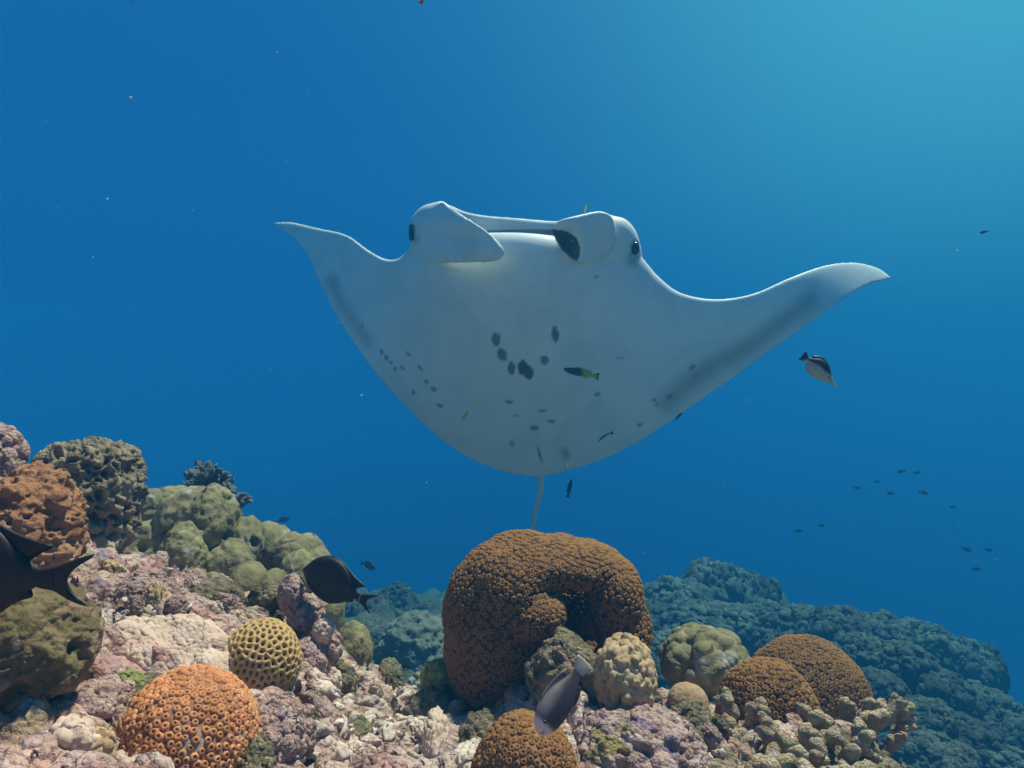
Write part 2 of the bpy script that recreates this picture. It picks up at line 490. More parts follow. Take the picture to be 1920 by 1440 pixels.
def fan(poly, depth, thick, rings=10, n=90, cx=None, back=0.35):
    """a rounded flap: closed outline in the picture plane, own depth and thickness"""
    pl = np.array(poly + [poly[0]], float)
    q = catmull(pl, n + 1)[:-1]
    c = q.mean(0) if cx is None else np.array(cx, float)
    V = []; F = []
    for side in (0, 1):
        for r in range(rings, -1 if side == 0 else 0, -1):
            pass
    ss = [math.sin(0.5 * math.pi * r / rings) for r in range(rings, 0, -1)]
    for side in (-1, 1):
        for s in ss:
            pt = c + (q - c) * s
            h = thick * MS * math.sqrt(max(0, 1 - s * s)) + 0.004
            V.append(PV(pt[:, 0], pt[:, 1], depth(pt[:, 0], pt[:, 1]) + side * h * (1 if side < 0 else back + .5)))
    cc = depth(np.array([c[0]]), np.array([c[1]]))[0]
    V = np.concatenate(V + [PV(c[:1], c[1:], np.array([cc - thick * MS])), PV(c[:1], c[1:], np.array([cc + thick * MS]))])
    nr = len(ss)
    for k in range(nr - 1):
        for j in range(n):
            j2 = (j + 1) % n
            F.append((k * n + j, (k + 1) * n + j, (k + 1) * n + j2, k * n + j2))
            o = nr * n
            F.append((o + k * n + j, o + k * n + j2, o + (k + 1) * n + j2, o + (k + 1) * n + j))
    for j in range(n):
        j2 = (j + 1) % n
        F.append((j, j2, nr * n + j2, nr * n + j))
        F.append(((nr - 1) * n + j, 2 * nr * n, (nr - 1) * n + j2))
        o = nr * n + (nr - 1) * n
        F.append((o + j, o + j2, 2 * nr * n + 1))
    return V, F
d0 = float(manta_depth(960, 436))
# head shoulders that carry the eyes
shells.append(fan([(769, 458), (766, 436), (771, 410), (790, 388), (813, 380), (832, 378), (852, 400), (856, 440), (850, 480), (812, 500), (780, 482)], lambda x, y: manta_depth(x, y) + .0, .085, rings=14, n=110, cx=(815, 442), back=.6))
shells.append(fan([(1062, 416), (1090, 403), (1125, 397), (1148, 404), (1171, 410), (1188, 426), (1198, 449), (1203, 482), (1190, 515), (1135, 525), (1085, 500), (1058, 460)], lambda x, y: manta_depth(x, y) + .0, .085, rings=14, n=110, cx=(1135, 462), back=.6))
# upper jaw: an upright band across the head behind the open mouth
jaw = catmull([(800, 392), (824, 383), (842, 384), (872, 397), (912, 404.5), (962, 408.5), (1036, 414.5), (1085, 412), (1140, 412)], 70)
jd = manta_depth(jaw[:, 0], jaw[:, 1]) + 0.15 * MS
sec = [(0, 0.0, -.006), (0, -.0, .012), (30, .0, .034), (75, .0, .05), (75, .0, -.03), (28, .0, -.018), (6, 0, -.014)]
jv = np.concatenate([np.stack([P(jaw[k, 0], jaw[k, 1] + q[0], jd[k] + q[2] * MS) for q in sec]) for k in range(70)])
nsx = len(sec); jf = []
for k in range(69):
    for j in range(nsx):
        j2 = (j + 1) % nsx
        jf.append((k * nsx + j, k * nsx + j2, (k + 1) * nsx + j2, (k + 1) * nsx + j))
jf.append(tuple(range(nsx))[::-1]); jf.append(tuple(69 * nsx + j for j in range(nsx)))
shells.append((jv, jf))
# the unrolled lobe, hanging across the mouth
lobe_a = [(829, 377), (856, 394), (884, 413), (914, 434), (935, 453), (945, 468), (943, 482), (926, 491), (895, 493), (860, 494), (818, 492), (792, 470), (786, 430), (800, 396)]
shells.append(fan(lobe_a, lambda x, y: manta_depth(x, y) + MS * (-0.075 - 0.11 * sstep(800, 900, x) + 0.05 * sstep(420, 380, y) - .03 * sstep(440, 480, y)), 0.016, cx=(850, 445)))
# the curled lobe
lobe_b = [(1035, 427), (1049, 413), (1088, 402), (1126, 396), (1150, 410), (1152, 455), (1128, 486), (1096, 494), (1078, 489), (1058, 474), (1041, 449)]
hollow = [(1034, 430), (1050, 431), (1068, 436), (1082, 447), (1088, 468), (1084, 490), (1072, 485), (1055, 470), (1041, 450)]
def hol(x, y):
    return np.exp(-(((x - 1063) / 17) ** 2 + ((y - 458) / 24) ** 2))
shells.append(fan(lobe_b, lambda x, y: manta_depth(x, y) + MS * (-0.095 - 0.07 * sstep(1130, 1050, x) + 0.085 * hol(x, y)), 0.026, rings=16, n=120, cx=(1095, 450)))
# pelvic flap
shells.append(fan([(1018, 838), (1036, 832), (1051, 838), (1053, 862), (1050, 884), (1036, 888), (1026, 878), (1020, 860)], lambda x, y: manta_depth(x, y) - 0.022 * MS, 0.012, rings=6, n=48))
mv, mf = join(shells)
VOX = 0.0065 * MS
bv, bn, bf = remesh(mv, mf, VOX, 6, 0.5)
# pigment, plus shade painted in the mouth and under the right eye
ppx = bv[:, 0] / (TH * bv[:, 1]) * 960 + 960
ppy = 720 - (bv[:, 2] - CZ) / (TH * bv[:, 1]) * 960
viewd = bv - np.array([0, 0, CZ]); viewd /= np.linalg.norm(viewd, axis=1, keepdims=True)
facing = -(bn * viewd).sum(1)                      # >0: underside
mid = manta_depth(ppx, ppy)
e_ = 1.0
tx_ = PV(ppx + e_, ppy, manta_depth(ppx + e_, ppy)) - PV(ppx - e_, ppy, manta_depth(ppx - e_, ppy))
ty_ = PV(ppx, ppy + e_, manta_depth(ppx, ppy + e_)) - PV(ppx, ppy - e_, manta_depth(ppx, ppy - e_))
vn = np.cross(tx_, ty_); vn /= np.linalg.norm(vn, axis=1, keepdims=True)
vn *= -np.sign((vn * viewd).sum(1))[:, None]        # ventral normal of the middle sheet
_le = 0.42 * sstep(1270, 1350, ppx) * sstep(1600, 1520, ppx)
dark = sstep(-0.05 + _le, -0.40 + _le, (bn * vn).sum(1)) * (bv[:, 1] > mid - .01 * _le)
mouth = (ppx > 850) & (ppx < 1045) & (ppy > 418) & (bv[:, 1] > mid + .016) & (bv[:, 1] < mid + .22) & (facing > -.2)
dark = np.where(mouth & (ppy > 431 - (ppx - 960) * .02), 0.65, dark)  # greyish mouth lining, darkened further with painted shade
front = sstep(0.0, 0.25, facing)
def spot(x, y, rx, ry, ang=0, k=1.0, soft=0.25):
    a = R(ang); dx = ppx - x; dy = ppy - y
    u = (dx * math.cos(a) + dy * math.sin(a)) / rx; w = (-dx * math.sin(a) + dy * math.cos(a)) / ry
    wob = 0.18 * vnoise(np.stack([ppx * .16, ppy * .16, 0 * ppx], -1), 77)
    return k * front * sstep(1 + soft, 1 - soft, np.sqrt(u * u + w * w) + wob)
pig_shade = dark * 0.97
for s in [(930, 637, 8, 13, 0, .75), (941, 664, 8, 14, -20, .75), (959, 690, 7, 12, 0, .8), (980, 690, 10, 14, 0, .9), (990, 698, 10, 13, -20, .9), (1021, 676, 8, 9, 0, .75),
          (1041, 627, 7, 14, -5, .8), (955, 753, 8, 4, 10, .6), (968, 779, 7, 2.5, 5, .4), (1016, 770, 8, 3, 0, .5), (1034, 790, 8, 4, 0, .6), (1001, 803, 8, 5, 0, .65),
          (766, 664, 6, 3.2, 45, .5), (788, 690, 7, 3.5, 45, .55), (755, 690, 6, 3, 45, .5), (799, 715, 5, 4, 20, .55), (813, 730, 6, 4.5, 20, .6), (775, 735, 4, 5, 0, .5),
          (824, 760, 7, 3.5, 20, .6), (716, 660, 4, 5, 0, .6), (724, 671, 3.5, 6, -20, .6), (733, 680, 4, 3, 30, .55), (741, 692, 4, 4, 0, .5), (679, 611, 3, 4, 0, .5), (660, 596, 3, 4, 0, .4),
          (1162, 672, 8, 2.5, 0, .4), (1120, 739, 7, 4, -20, .6), (1298, 688, 7, 4.5, -35, .6), (1304, 705, 5, 3, -35, .55), (1256, 743, 8, 4.5, -30, .65), (1227, 750, 5, 4, 0, .6),
          (1232, 758, 5, 3, -20, .6), (1199, 797, 6, 4, -20, .55), (1118, 519, 5, 3.5, -20, .45), (960, 832, 5, 6, 0, .35), (845, 505, 14, 3, 10, .16, .8), (1012, 852, 2.5, 15, -15, .7, .6),
          (1060, 850, 8, 12, -20, .45, .8), (948, 700, 30, 8, 20, .0)]:
    pig_shade = np.maximum(pig_shade, spot(*s))
# smoky shading along the rear margins
def band(p, w, k):
    r = np.zeros(len(ppx)); pts = catmull(p, 60)
    d = np.full(len(ppx), 1e9)
    for q in pts: d = np.minimum(d, np.hypot(ppx - q[0], ppy - q[1]))
    return k * front * np.exp(-(d / w) ** 2)
pig_shade = np.maximum(pig_shade, band([(1250, 755), (1330, 690), (1400, 652), (1470, 600), (1520, 565)], 20, .42))
pig_shade = np.maximum(pig_shade, band([(622, 525), (645, 575), (690, 640)], 13, .30))
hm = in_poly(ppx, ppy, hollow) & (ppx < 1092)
pig_shade = np.where(hm & (facing > -0.3), np.maximum(pig_shade, 0.93), pig_shade)
pig_shade = np.maximum(pig_shade, spot(1191, 466, 8, 15, 12, .97, .5)); pig_shade = np.maximum(pig_shade, spot(1186, 486, 12, 12, 0, .45, .9))  # eye patch, then the soft shade beneath it painted into the skin colour
pig_shade = np.maximum(pig_shade, spot(771, 437, 5, 16, 4, .97, .5)); pig_shade = np.maximum(pig_shade, spot(776, 450, 8, 9, 0, .35, .9))
pig_shade = np.where((ppx < 782) & (ppx > 760) & (np.abs(ppy - 436) < 15) & (bv[:, 1] < mid + .13), np.maximum(pig_shade, sstep(783, 772, ppx)), pig_shade)
# tail: a whip trailing down behind the brown coral
tp = [P(1013, 870, float(manta_depth(1013, 870)) - 0.01), P(1014, 893, 3.55 * MS), P(1012, 925, 3.62 * MS), P(1004, 965, 3.70 * MS), P(998, 1000, 3.76 * MS), P(994, 1060, 3.9 * MS), P(996, 1130, 4.05 * MS), P(1004, 1190, 4.2 * MS)]
tpath = catmull(tp, 60)
tv, tf = tube(tpath, np.linspace(0.021, 0.006, 60), 12)
av, af = join([(bv, bf), (tv, tf)])
tint = np.concatenate([pig_shade, np.full(len(tv), 0.12)])
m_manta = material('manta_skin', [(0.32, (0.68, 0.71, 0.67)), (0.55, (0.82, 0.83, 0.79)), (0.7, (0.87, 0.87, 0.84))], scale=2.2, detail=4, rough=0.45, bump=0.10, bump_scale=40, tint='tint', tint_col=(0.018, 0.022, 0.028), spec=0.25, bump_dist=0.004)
mc = P(990, 660, 3.3 * MS)
manta = empty('manta_ray', mc, 'large white-bellied manta ray gliding above the reef with wings spread', 'manta ray')
afq = af
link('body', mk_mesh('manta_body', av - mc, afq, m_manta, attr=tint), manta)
m_eye = material('manta_eye', [(0.4, (0.006, 0.008, 0.012)), (0.6, (0.012, 0.014, 0.02))], scale=20, rough=0.2, bump=0, spec=0.5)
for (ex, ey, er, eh) in ((772, 437, 5, 13), (1190, 465, 8, 12)):
    Dm = float(manta_depth(ex, ey))
    v, f = ico(3)
    j = np.argmin((ppx - ex) ** 2 + (ppy - ey) ** 2 + 4e4 * np.maximum(0, bv[:, 1] - Dm) + 1e3 * (facing < 0))
    c = bv[j]
    link('eye', mk_mesh('eye', v * np.array([er, 8, eh]) * pm(Dm) + c - mc, f, m_eye), manta)
# ------------------------------------------------------------------ corals
rng = np.random.default_rng(11)
random.seed(5)
def blob(px, py, Y, rx, rz, ry, n=5, seed=0, amp=0.06, freq=2.2, amp2=0.02, freq2=7.0, power=2.0, flat=0.0):
    """a lumpy rounded mass; rx, rz in photograph pixels at distance Y, ry in metres"""
    d, F = ico(n)
    if power != 2.0:
        l = (np.abs(d) ** power).sum(1) ** (1 / power)
        d = d / l[:, None]
    s = pm(Y)
    k = 1 + amp * fbm(d * freq + seed * 3.1, 3, seed) + amp2 * fbm(d * freq2 + seed, 3, seed + 5)
    V = d * k[:, None] * np.array([rx * s, ry, rz * s])
    return V + P(px, py, Y), F
def sink(V):
    """base point of a thing: below its middle, at its lowest quarter"""
    return np.array([V[:, 0].mean(), V[:, 1].mean(), np.percentile(V[:, 2], 8)])
def thing(name, V, F, m, label, cat='coral', group=None, attr=None, part=None):
    b = sink(V)
    me = mk_mesh(name, V - b, F, m, attr=attr)
    if part is None:
        return tag(link(name, me, None, b), label, cat, group)
    e = empty(name, b, label, cat, group)
    link(part, me, e)
    return e

# corallite: a six-sided cup with a raised rim, a sunken mouth and a dark centre
def cup_mesh(name, m, seg=7, rim=0.52, pit=0.24, h=0.55):
    V = []; T = []
    for (r, z, t) in ((1.0, -0.30, 0.5), (0.78, 0.22, 0.12), (rim, h, 0.0), (pit, h * 0.50, 0.55)):
        for j in range(seg):
            a = 2 * math.pi * j / seg
            V.append((r * math.cos(a), r * math.sin(a), z)); T.append(t)
    V.append((0, 0, h * 0.28)); T.append(1.0)
    F = []
    for k in range(3):
        for j in range(seg):
            j2 = (j + 1) % seg
            F.append((k * seg + j, k * seg + j2, (k + 1) * seg + j2, (k + 1) * seg + j))
    for j in range(seg):
        F.append((3 * seg + j, 3 * seg + (j + 1) % seg, 4 * seg))
    return mk_mesh(name, V, F, m, attr=np.array(T)), np.array(V), F, np.array(T)
def star_coral(name, V, N, F, label, m_body, m_cup, spacing, height=0.5, limit=300, group=None, seed=1, jitter=0.25, seg=7):
    r_ = np.random.default_rng(seed)
    b = sink(V)
    e = empty(name, b, label, 'coral', group)
    link('colony', mk_mesh(name + '_colony', V - b, F, m_body), e)
    fz = floor_z(V[:, 0], V[:, 1], False)
    vd = np.array([0, 0, CZ]) - V; dist = np.linalg.norm(vd, axis=1); vd /= dist[:, None]
    fc = (N * vd).sum(1)
    idx = poisson(V, N, spacing * 0.70, r_, (V[:, 2] > fz - 0.02) & (fc > -0.45))
    me, cv, cf, ct = cup_mesh(name + '_corallite', m_cup, seg)
    px = V[idx, 0] / V[idx, 1] / TH * 960 + 960; py = 720 - (V[idx, 2] - CZ) / V[idx, 1] / TH * 960
    score = fc[idx] / dist[idx] * np.where((px > -10) & (px < 1930) & (py < 1450), 1, 0.1)
    order = idx[np.argsort(-score)]
    rest = []
    for q, i in enumerate(order):
        n = Vector(N[i]); s = spacing * 0.565 * (1.0 + jitter * (r_.random() - 0.5))
        M = Matrix.Translation(Vector(V[i] - b)) @ n.to_track_quat('Z', 'Y').to_matrix().to_4x4() @ Matrix.Rotation(r_.random() * 6.28, 4, 'Z') @ Matrix.Rotation((r_.random() - .5) * .35, 4, 'X') \
            @ Matrix.Diagonal((s * (0.9 + 0.25 * r_.random()), s, s * height * 2 * (0.7 + 0.6 * r_.random()), 1))
        if q < limit:
            o = link('corallite', me, e); o.matrix_local = M
        else:
            A = np.array(M)
            rest.append((cv @ A[:3, :3].T + A[:3, 3], cf))
    if rest:
        rv, rf = join(rest)
        o = link('corallites', mk_mesh(name + '_rest', rv, rf, m_cup, attr=np.tile(ct, len(rest))), e)
        o['kind'] = 'stuff'
    return e

# ---- materials
m_brown = material('brown_coral_skin', [(0.3, (0.045, 0.022, 0.009)), (0.7, (0.10, 0.048, 0.018))], scale=30, bump=0.5, bump_scale=160, bump_dist=0.004)
m_brown_cup = material('brown_corallite', [(0.3, (0.20, 0.095, 0.032)), (0.55, (0.31, 0.145, 0.045)), (0.75, (0.25, 0.135, 0.05))], scale=45, world_space=True, bump=0.3, bump_scale=200, bump_dist=0.002, tint='tint', tint_col=(0.045, 0.022, 0.010), per_object=0.15)
m_org = material('orange_coral_skin', [(0.3, (0.22, 0.09, 0.04)), (0.7, (0.36, 0.17, 0.09))], scale=20, bump=0.5, bump_scale=160, bump_dist=0.004,
                 patches=[((0.36, 0.31, 0.26), 0.58, 0.68, 14)])
m_org_cup = material('orange_corallite', [(0.3, (0.50, 0.19, 0.07)), (0.6, (0.62, 0.29, 0.13)), (0.8, (0.58, 0.38, 0.24))], scale=45, world_space=True, bump=0.3, bump_scale=200, bump_dist=0.002, tint='tint', tint_col=(0.20, 0.055, 0.022), per_object=0.15)
m_honey = material('honeycomb_coral', [(0.3, (0.40, 0.25, 0.09)), (0.7, (0.56, 0.37, 0.16))], scale=18, bump=0.3, bump_scale=180, bump_dist=0.003, tint='tint', tint_col=(0.16, 0.085, 0.025))
m_green = material('green_lobed_coral', [(0.30, (0.10, 0.09, 0.045)), (0.5, (0.22, 0.185, 0.088)), (0.72, (0.34, 0.28, 0.145))], scale=9, detail=7, bump=0.55, bump_scale=90, bump_dist=0.006, vor=(140, -0.35),
                   patches=[((0.34, 0.30, 0.24), 0.60, 0.68, 9), ((0.10, 0.075, 0.05), 0.64, 0.70, 13)])
m_olive = material('olive_boulder_coral', [(0.3, (0.075, 0.055, 0.025)), (0.5, (0.16, 0.12, 0.055)), (0.72, (0.24, 0.18, 0.09))], scale=9, detail=8, bump=0.8, bump_scale=60, bump_dist=0.012,
                   patches=[((0.36, 0.22, 0.14), 0.58, 0.68, 12), ((0.06, 0.05, 0.025), 0.56, 0.68, 7), ((0.40, 0.30, 0.22), 0.64, 0.70, 25)])
m_tan = material('tan_coral', [(0.3, (0.34, 0.21, 0.11)), (0.7, (0.46, 0.30, 0.17))], scale=20, bump=0.35, bump_scale=170, bump_dist=0.003)
m_knob = material('knobby_coral', [(0.3, (0.30, 0.19, 0.09)), (0.55, (0.48, 0.33, 0.18)), (0.75, (0.56, 0.42, 0.28))], scale=16, bump=0.5, bump_scale=140, bump_dist=0.004, tint='tint', tint_col=(0.16, 0.10, 0.045))
m_pitted = material('pitted_coral', [(0.3, (0.12, 0.09, 0.06)), (0.5, (0.30, 0.23, 0.145)), (0.7, (0.48, 0.38, 0.26))], scale=14, detail=7, bump=0.9, bump_scale=70, bump_dist=0.015)
m_ruffle = material('ruffled_orange_coral', [(0.3, (0.22, 0.10, 0.05)), (0.5, (0.42, 0.20, 0.095)), (0.72, (0.52, 0.31, 0.18))], scale=11, detail=7, bump=0.9, bump_scale=80, bump_dist=0.015)
m_mauve = material('mauve_crust', [(0.3, (0.19, 0.115, 0.095)), (0.49, (0.52, 0.335, 0.28)), (0.70, (0.72, 0.54, 0.45))], scale=16, detail=8, bump=1.0, bump_scale=80, bump_dist=0.016, vor=(130, -0.5),
                   patches=[((0.30, 0.20, 0.27), 0.60, 0.70, 14), ((0.34, 0.26, 0.10), 0.60, 0.68, 9)])
m_pale = material('pale_bumpy_coral', [(0.3, (0.46, 0.31, 0.22)), (0.55, (0.62, 0.46, 0.36)), (0.75, (0.70, 0.56, 0.47))], scale=12, bump=0.4, bump_scale=150, bump_dist=0.004, tint='tint', tint_col=(0.34, 0.24, 0.16),
                  patches=[((0.40, 0.34, 0.18), 0.62, 0.74, 8), ((0.50, 0.30, 0.25), 0.56, 0.68, 5)])
m_finger = material('finger_coral', [(0.3, (0.25, 0.16, 0.08)), (0.48, (0.50, 0.36, 0.22)), (0.66, (0.76, 0.63, 0.50))], scale=14, detail=7, bump=1.0, bump_scale=110, bump_dist=0.010, vor=(150, -0.6),
                    patches=[((0.36, 0.33, 0.13), 0.56, 0.68, 8), ((0.42, 0.36, 0.42), 0.60, 0.70, 16)])
m_bush = material('dark_bush_coral', [(0.3, (0.05, 0.06, 0.06)), (0.6, (0.13, 0.15, 0.15)), (0.8, (0.24, 0.26, 0.26))], scale=20, bump=0.6, bump_scale=90, bump_dist=0.006)
m_turf = material('turf_rock', [(0.28, (0.06, 0.05, 0.03)), (0.45, (0.19, 0.15, 0.08)), (0.6, (0.34, 0.27, 0.17)), (0.76, (0.44, 0.38, 0.28))], scale=20, detail=8, bump=1.0, bump_scale=75, bump_dist=0.018, vor=(100, -0.6),
                  patches=[((0.24, 0.24, 0.08), 0.54, 0.66, 9), ((0.38, 0.23, 0.18), 0.58, 0.68, 12)])
m_rubble = material('rubble', [(0.3, (0.36, 0.27, 0.20)), (0.5, (0.56, 0.45, 0.36)), (0.7, (0.74, 0.63, 0.53))], scale=30, detail=7, bump=0.8, bump_scale=5, bump_dist=0.0012, per_object=0.25,
                    world_space=True, patches=[((0.42, 0.26, 0.22), 0.52, 0.62, 2.5), ((0.34, 0.30, 0.38), 0.58, 0.66, 3.5)])
m_lime = material('lime_coral', [(0.3, (0.16, 0.17, 0.055)), (0.7, (0.31, 0.31, 0.11))], scale=25, bump=0.6, bump_scale=140, bump_dist=0.005)
m_far = material('far_coral', [(0.3, (0.035, 0.035, 0.032)), (0.5, (0.10, 0.09, 0.075)), (0.75, (0.24, 0.22, 0.19))], scale=3.5, detail=7, bump=0.8, bump_scale=12, bump_dist=0.03, per_object=0.35,
                 patches=[((0.15, 0.155, 0.10), 0.54, 0.68, 1.5)])

m_misty = material('misty_boulder', [(0.3, (0.12, 0.11, 0.09)), (0.7, (0.22, 0.20, 0.16))], scale=3, detail=6, bump=0.6, bump_scale=14, bump_dist=0.04)
# ---- the big brown star coral with a cleft, the centre of the reef
def ell(px, py, Y, rx, rz, ry, n=4):
    v, f = ico(n)
    s = pm(Y)
    return v * np.array([rx * s, ry, rz * s]) + P(px, py, Y), f
Yb = 1.86
sh = [ell(930, 1160, Yb, 96, 142, .20), ell(905, 1215, Yb, 70, 120, .17), ell(980, 1062, Yb + .02, 84, 62, .18), ell(1045, 1048, Yb + .04, 80, 38, .17), ell(1095, 1054, Yb + .04, 72, 36, .17), ell(1150, 1112, Yb - .01, 50, 72, .15),
      ell(1170, 1190, Yb - .02, 47, 86, .14), ell(1000, 1150, Yb - .12, 62, 44, .10), ell(955, 1110, Yb - .08, 78, 78, .12), ell(960, 1255, Yb + .04, 88, 110, .14), ell(1085, 1175, Yb + .27, 100, 125, .10), ell(1090, 1260, Yb + .2, 90, 70, .12),
      ell(945, 1290, Yb, 82, 70, .14), ell(1160, 1275, Yb + .04, 56, 70, .12)]
v, f = join(sh)
v, n_, f = remesh(v, f, 0.009, 9, 0.5)
v = v + n_ * (0.008 * fbm(v * 14, 3, 3))[:, None]
star_coral('brown_star_coral', v, n_, f, 'massive brown star coral with a deep dark cleft, in front of the manta tail', m_brown, m_brown_cup, 0.0148, 0.40, seed=2, seg=6)

def dome(name, px, py, Y, rx, rz, ry, label, mb, mcup, sp, h=0.45, n=6, seed=1, amp=.06, group=None, **k):
    v, f = blob(px, py, Y, rx, rz, ry, n, seed, amp, 1.6, 0.015, 5)
    star_coral(name, v, normals_of(v, f), f, label, mb, mcup, sp, h, seed=seed, group=group, **k)
dome('orange_star_coral', 352, 1392, 1.06, 124, 128, .115, 'bright orange star coral dome with cup-shaped polyps on the pink slope', m_org, m_org_cup, 0.0118, 0.5, seed=3)
dome('orange_star_coral', 985, 1450, 1.30, 96, 104, .10, 'orange star coral dome under the purple-grey fish', m_org, m_brown_cup, 0.0135, 0.45, seed=4)
dome('brown_star_coral', 1440, 1345, 1.66, 92, 103, .12, 'smaller brown star coral dome behind the stubby finger coral', m_brown, m_brown_cup, 0.0145, 0.4, seed=5)
dome('brown_star_coral', 1512, 1318, 2.08, 112, 118, .17, 'larger dark brown star coral dome at the edge of the drop-off', m_brown, m_brown_cup, 0.0150, 0.36, seed=6)

# ---- honeycomb coral: a sheet of pits
v, f = blob(490, 1242, 1.34, 72, 80, .075, 7, 7, .05, 1.7, 0.01, 5)
nn = normals_of(v, f)
sp = 0.0108
sd = poisson(v, nn, sp, rng)
sdv = v[sd]
F1 = np.full(len(v), 9.); F2 = np.full(len(v), 9.)
for c0 in range(0, len(v), 20000):
    d = np.sqrt(np.maximum(0, ((v[c0:c0 + 20000, None, :] - sdv[None]) ** 2).sum(-1)))
    d2 = np.partition(d, 1, axis=1)
    F1[c0:c0 + 20000] = d2[:, 0]; F2[c0:c0 + 20000] = d2[:, 1]
ridge = (F2 - F1) / sp
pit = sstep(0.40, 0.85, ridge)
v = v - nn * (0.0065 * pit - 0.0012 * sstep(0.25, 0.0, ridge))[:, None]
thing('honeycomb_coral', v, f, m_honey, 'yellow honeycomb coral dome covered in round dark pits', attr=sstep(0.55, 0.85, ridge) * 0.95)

# ---- smooth domes
v, f = blob(18, 1208, .98, 145, 118, .12, 7, 12, .10, 1.7, .05, 5)
nn = normals_of(v, f)
_f1, _f2, _ci = worley(v / .03, 55)
v = v + nn * (0.012 * fbm(v * 25, 3, 56) - 0.010 * sstep(.4, .1, _f1) * (_ci > .55) + 0.004 * fbm(v * 90, 2, 57))[:, None]
thing('boulder_coral', v, f, m_olive, 'smooth olive brown boulder coral overhanging a dark hollow below the big dark fish', 'coral')
v, f = blob(1290, 1318, 1.66, 37, 36, .045, 6, 13, .10, 1.5, .03, 5)
thing('tan_dome_coral', v, f, m_tan, 'small smooth tan coral dome among the pink rocks')

# ---- knobby corals
def knobby(name, px, py, Y, rx, rz, ry, label, m, size=0.018, height=0.011, n=6, seed=1, amp=.1, group=None, power=2.0):
    v, f = blob(px, py, Y, rx, rz, ry, n, seed, amp, 2.0, .03, 6, power=power)
    nn = normals_of(v, f)
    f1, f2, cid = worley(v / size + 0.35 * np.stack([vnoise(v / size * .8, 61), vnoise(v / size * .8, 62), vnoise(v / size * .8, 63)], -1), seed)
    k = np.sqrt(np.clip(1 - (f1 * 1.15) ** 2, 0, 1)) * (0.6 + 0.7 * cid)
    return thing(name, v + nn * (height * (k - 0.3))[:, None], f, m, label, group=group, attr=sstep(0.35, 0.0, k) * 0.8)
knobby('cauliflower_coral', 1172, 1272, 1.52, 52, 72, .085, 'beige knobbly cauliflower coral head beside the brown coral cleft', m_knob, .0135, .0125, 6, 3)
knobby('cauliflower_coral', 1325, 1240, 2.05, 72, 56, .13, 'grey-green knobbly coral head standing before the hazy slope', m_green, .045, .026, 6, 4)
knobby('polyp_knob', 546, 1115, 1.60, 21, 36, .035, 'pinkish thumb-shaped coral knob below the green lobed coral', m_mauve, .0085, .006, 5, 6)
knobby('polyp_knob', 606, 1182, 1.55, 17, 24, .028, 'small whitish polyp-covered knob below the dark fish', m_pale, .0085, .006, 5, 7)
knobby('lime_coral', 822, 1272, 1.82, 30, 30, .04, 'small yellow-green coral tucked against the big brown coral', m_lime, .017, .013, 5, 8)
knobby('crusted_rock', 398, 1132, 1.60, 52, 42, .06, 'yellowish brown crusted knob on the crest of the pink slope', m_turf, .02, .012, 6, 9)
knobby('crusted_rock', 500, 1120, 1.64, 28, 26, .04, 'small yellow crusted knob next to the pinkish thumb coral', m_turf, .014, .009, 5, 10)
# column left, with pits
v, f = blob(166, 935, 1.95, 80, 104, .13, 7, 15, .10, 1.9, .04, 5, power=3.4)
hgt = (v[:, 2] - P(0, 1030, 1.95)[2]) / (P(0, 835, 1.95)[2] - P(0, 1030, 1.95)[2])
cxx = P(160, 0, 1.95)[0]
wob = 0.80 + 0.22 * sstep(0.0, 0.75, hgt)
v[:, 0] = cxx + (v[:, 0] - cxx) * wob + 0.012 * sstep(.7, .2, hgt)
v[:, 1] = 1.95 + (v[:, 1] - 1.95) * wob
nn = normals_of(v, f)
f1, f2, cid = worley(v / np.array([.024, .024, .020]) + 0.5 * np.stack([vnoise(v * 40, 64), vnoise(v * 40, 65), vnoise(v * 40, 66)], -1), 5)
pit = sstep(0.55, 0.15, f1) * (cid > 0.25) * (0.5 + cid)
f1b = worley(v / .011, 9)[0]
v = v + nn * (0.018 * fbm(v * 26, 3, 8) - 0.030 * pit + 0.007 * (1 - f1b) + 0.012 * fbm(v * 60, 2, 18))[:, None]
thing('pillar_coral', v, f, m_pitted, 'squat dark pillar of coral pitted with holes, left of the green lobed coral'.replace(', left of', ' beside'))
# ruffled orange mass at the frame edge and the knob above it
v, f = blob(30, 985, 1.42, 112, 104, .13, 7, 16, .10, 2.0, .05, 6)
nn = normals_of(v, f)
w = v + 0.02 * np.stack([vnoise(v * 14, 71), vnoise(v * 14, 72), vnoise(v * 14, 73)], -1)
rid = np.abs(np.sin(w[:, 2] * 260 + 4 * vnoise(v * 18, 74)))
v = v + nn * (0.013 * rid * sstep(-.4, .3, vnoise(v * 9, 75)) + 0.030 * fbm(v * 22, 3, 76) + 0.010 * fbm(v * 75, 2, 77))[:, None]
thing('ruffled_coral', v, f, m_ruffle, 'orange ruffled coral mass above the big dark fish')
knobby('crusted_rock', -12, 862, 1.56, 44, 66, .06, 'mauve crusted knob sticking up above the orange ruffled coral', m_mauve, .022, .014, 6, 12)
